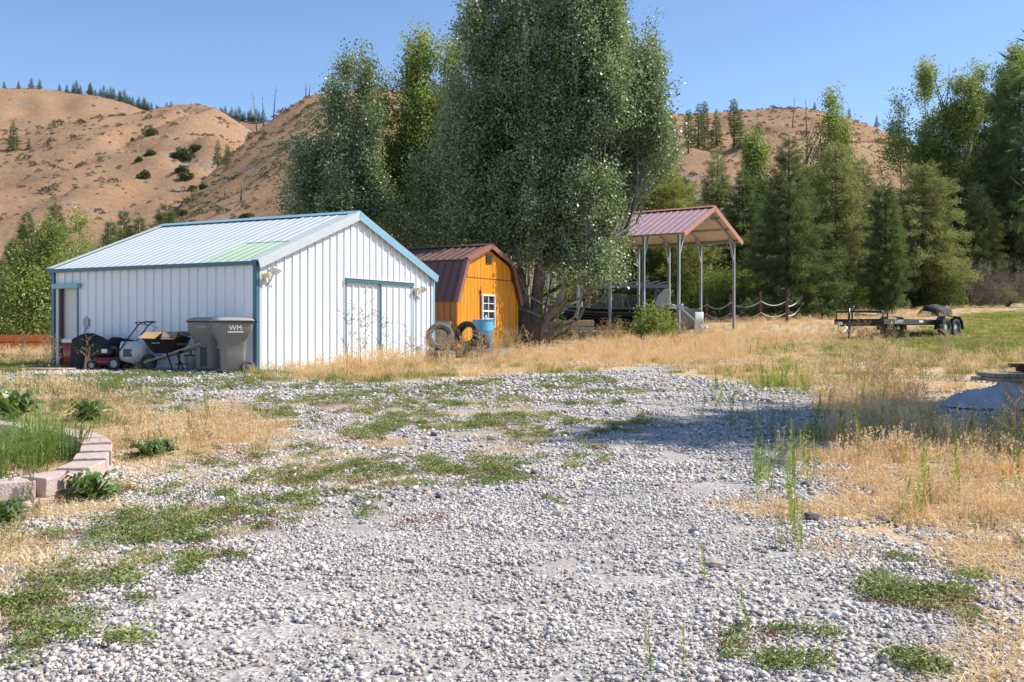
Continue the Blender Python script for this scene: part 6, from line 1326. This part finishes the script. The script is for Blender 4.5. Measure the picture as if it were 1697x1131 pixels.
WS = {'lime': [horseweed('horseweed', 1 + k, GM['lime'], .42 + .1 * k) for k in range(3)], 'greyw': [horseweed('weed', 11 + k, GM['grey'], .35, 90) for k in range(2)], 'must': [branchy('mustard', 21 + k, GM['tan'], .75, 24) for k in range(4)], 'mustg': [branchy('mustard', 31 + k, GM['grey'], .95, 22, .022) for k in range(3)], 'deep': [rosette('rosette', 41 + k, GM['deep']) for k in range(3)]}
def clump_pts(specs):
    X, Y = [], []
    for (u, v, n, su, sv) in specs:
        for k in range(n): a, b = ghit(u + random.gauss(0, su), v + random.gauss(0, sv)); X.append(a); Y.append(b)
    return np.array(X), np.array(Y)
x, y = clump_pts([(1320, 640, 46, 45, 10), (1285, 640, 22, 25, 8), (1290, 800, 10, 26, 30), (1325, 780, 9, 28, 24), (1252, 800, 6, 12, 25), (1345, 765, 8, 25, 20), (1312, 850, 4, 8, 20), (1270, 725, 8, 25, 15), (1600, 800, 16, 60, 26), (1540, 840, 8, 30, 18), (1640, 750, 14, 40, 16), (1400, 730, 14, 40, 15), (1200, 660, 8, 20, 12), (1200, 690, 6, 20, 12), (1460, 680, 10, 60, 14)])
put('bright_weeds', 'lime', WS['lime'], x, y, RNG.uniform(.35, .85, len(x)), RNG.random(len(x)), .13, -.01, 'upright bright green weeds at the right of the gravel', 'weeds')
x, y = clump_pts([(1243, 1052, 1, 2, 2), (1139, 1100, 1, 2, 2), (1078, 1120, 1, 2, 2), (1315, 905, 3, 5, 10), (1290, 912, 1, 3, 3), (1165, 965, 1, 2, 2), (1318, 888, 2, 5, 8)]); put('bright_weeds', 'lime', WS['lime'], x, y, RNG.uniform(.30, .5, len(x)), RNG.random(len(x)), .07, -.005, 'small bright green sprouts in the lower right gravel', 'weeds')
x, y = clump_pts([(60, 676, 30, 60, 6), (150, 660, 50, 50, 12), (30, 650, 40, 40, 12), (350, 705, 14, 50, 18), (235, 745, 8, 20, 16), (20, 855, 6, 30, 8), (1380, 560, 40, 90, 8), (950, 585, 40, 70, 7), (1480, 575, 40, 60, 5), (1180, 575, 40, 60, 8)]); put('grey_weeds', 'greyw', WS['greyw'], x, y, RNG.uniform(.4, .85, len(x)), RNG.random(len(x)), .16, -.01, 'grey green upright weeds around the planter and grass edges', 'weeds')
x, y = clump_pts([(770, 605, 26, 45, 6), (850, 596, 14, 30, 5), (720, 608, 8, 18, 5), (50, 612, 6, 35, 4), (1690, 740, 6, 18, 12), (1520, 662, 16, 50, 8), (1450, 650, 12, 50, 8), (1640, 603, 22, 70, 4), (985, 570, 10, 20, 6), (1040, 565, 10, 20, 5), (1430, 565, 14, 40, 4), (1130, 562, 16, 25, 4)]); put('dry_weeds', 'must', WS['must'], x, y, RNG.uniform(.6, 1.05, len(x)), RNG.random(len(x)), .08, -.01, 'dry tan branching weeds in loose stands', 'weeds')
def plant(key, u, v, h, label, cat='plant', name='weed', i=0, rz=0.0):
    X, Y = ghit(u, v); me = WS[key][i % len(WS[key])]; o = bpy.data.objects.new(name, me); link(o); o.location = (X, Y, gzf(X, Y) - .01); zz = [c.co.z for c in me.vertices]; s = h / max(zz); o.scale = (s, s, s); o.rotation_euler = (0, 0, rz); tag(o, label, cat)
plant('must', 141, 617, .80, 'tall dry forked weed in front of the black sheet and cooler', name='dry_weed'); plant('must', 98, 615, .75, 'dry tan weed in front of the barn side door', name='dry_weed', i=1); plant('must', 37, 616, .9, 'dry tan weed left of the barn by the lying pole', name='dry_weed', i=2)
plant('mustg', 598, 612, 1.75, 'tallest thin mustard weed in front of the sliding door left edge', name='mustard_weed'); plant('mustg', 632, 612, 1.2, 'thin grey weed before the sliding door middle', name='mustard_weed', i=1); plant('mustg', 672, 606, 1.0, 'thin grey weed before the sliding door right edge', name='mustard_weed', i=2); plant('mustg', 574, 615, 1.3, 'thin weed just left of the tallest mustard weed', name='mustard_weed', i=1)
plant('must', 735, 606, .95, 'dry weed growing up in front of the tyre by the barn', name='dry_weed', i=3); plant('must', 845, 594, .8, 'dry weed before the orange shed corner', name='dry_weed'); plant('must', 1680, 790, .8, 'tall dry weed leaning before the tarp at the right edge', name='dry_weed', i=2)
plant('deep', 150, 830, .24, 'dark green broad leaved thistle at the foot of the planter wall', name='thistle'); plant('deep', 146, 702, .32, 'broad leaved green weed behind the planter wall corner', name='broad_leaf_weed', i=1); plant('deep', 22, 700, .42, 'large leafy green weed at the back left of the planter', name='broad_leaf_weed', i=2); plant('deep', 4, 872, .2, 'broad leaved weed at the lower left edge', name='broad_leaf_weed', i=1); plant('deep', 245, 762, .2, 'broad leaved weed at the front of the left dry grass patch', name='broad_leaf_weed', i=2); plant('deep', 272, 754, .18, 'smaller broad leaved weed right of that dry patch', name='broad_leaf_weed')
# two climbing leafy stems by the carport
for (u, Y, h, lb, sd) in ((931, 31.6, 1.15, 'climbing leafy green stem before the timber bench', 1), (1023, 33.2, .9, 'leafy green stem beside the second carport post', 2)):
    g = onground(u, Y); t = thing('leafy_stem', lb, 'plant', g); r = np.random.default_rng(sd); n = 60; tq = r.uniform(0, 1, n) ** 1.2; a = r.uniform(0, 6.283, n); pos = np.stack([np.cos(a) * .16 * (1.1 - tq), np.sin(a) * .16 * (1.1 - tq), tq * h], 1)
    fo_ = raw_mesh('foliage', leaf_quads(pos, np.stack([np.cos(a), np.sin(a), r.normal(0, .4, n)], 1), np.stack([np.zeros(n), np.zeros(n), np.ones(n)], 1), np.full(n, .11), np.full(n, .09)).reshape(-1, 3), np.arange(n * 4).reshape(n, 4), LM['bush'], r.uniform(0, 1, n)); part('foliage', fo_, t)
    MB().tube([(0, 0, -.05), (.02, 0, h * .5), (0, .02, h)], [.014, .010, .004], 5).build('stem', M['bark'], t)
# ornamental grass in the planter
og_ = [blades('ornamental', leafmat('lush_grass', (.09, .17, .03), (.30, .42, .11), .45, .5, .04), 300 + k, 120, .62, .16, .008, .75, .45, .6) for k in range(3)]
x = np.array([-4.30, -4.55, -4.85, -4.15, -4.5, -5.1, -4.9, -4.25, -5.3, -4.75, -4.05, -4.6]); y = np.array([8.3, 8.9, 8.3, 8.8, 9.4, 9.3, 8.8, 7.9, 8.6, 7.9, 9.2, 9.9])
o = put('ornamental_grass', 'orn', og_, x, y, RNG.uniform(.85, 1.1, len(x)), RNG.random(len(x)), .06, .02, 'lush green ornamental grass arching inside the planter', 'grass')
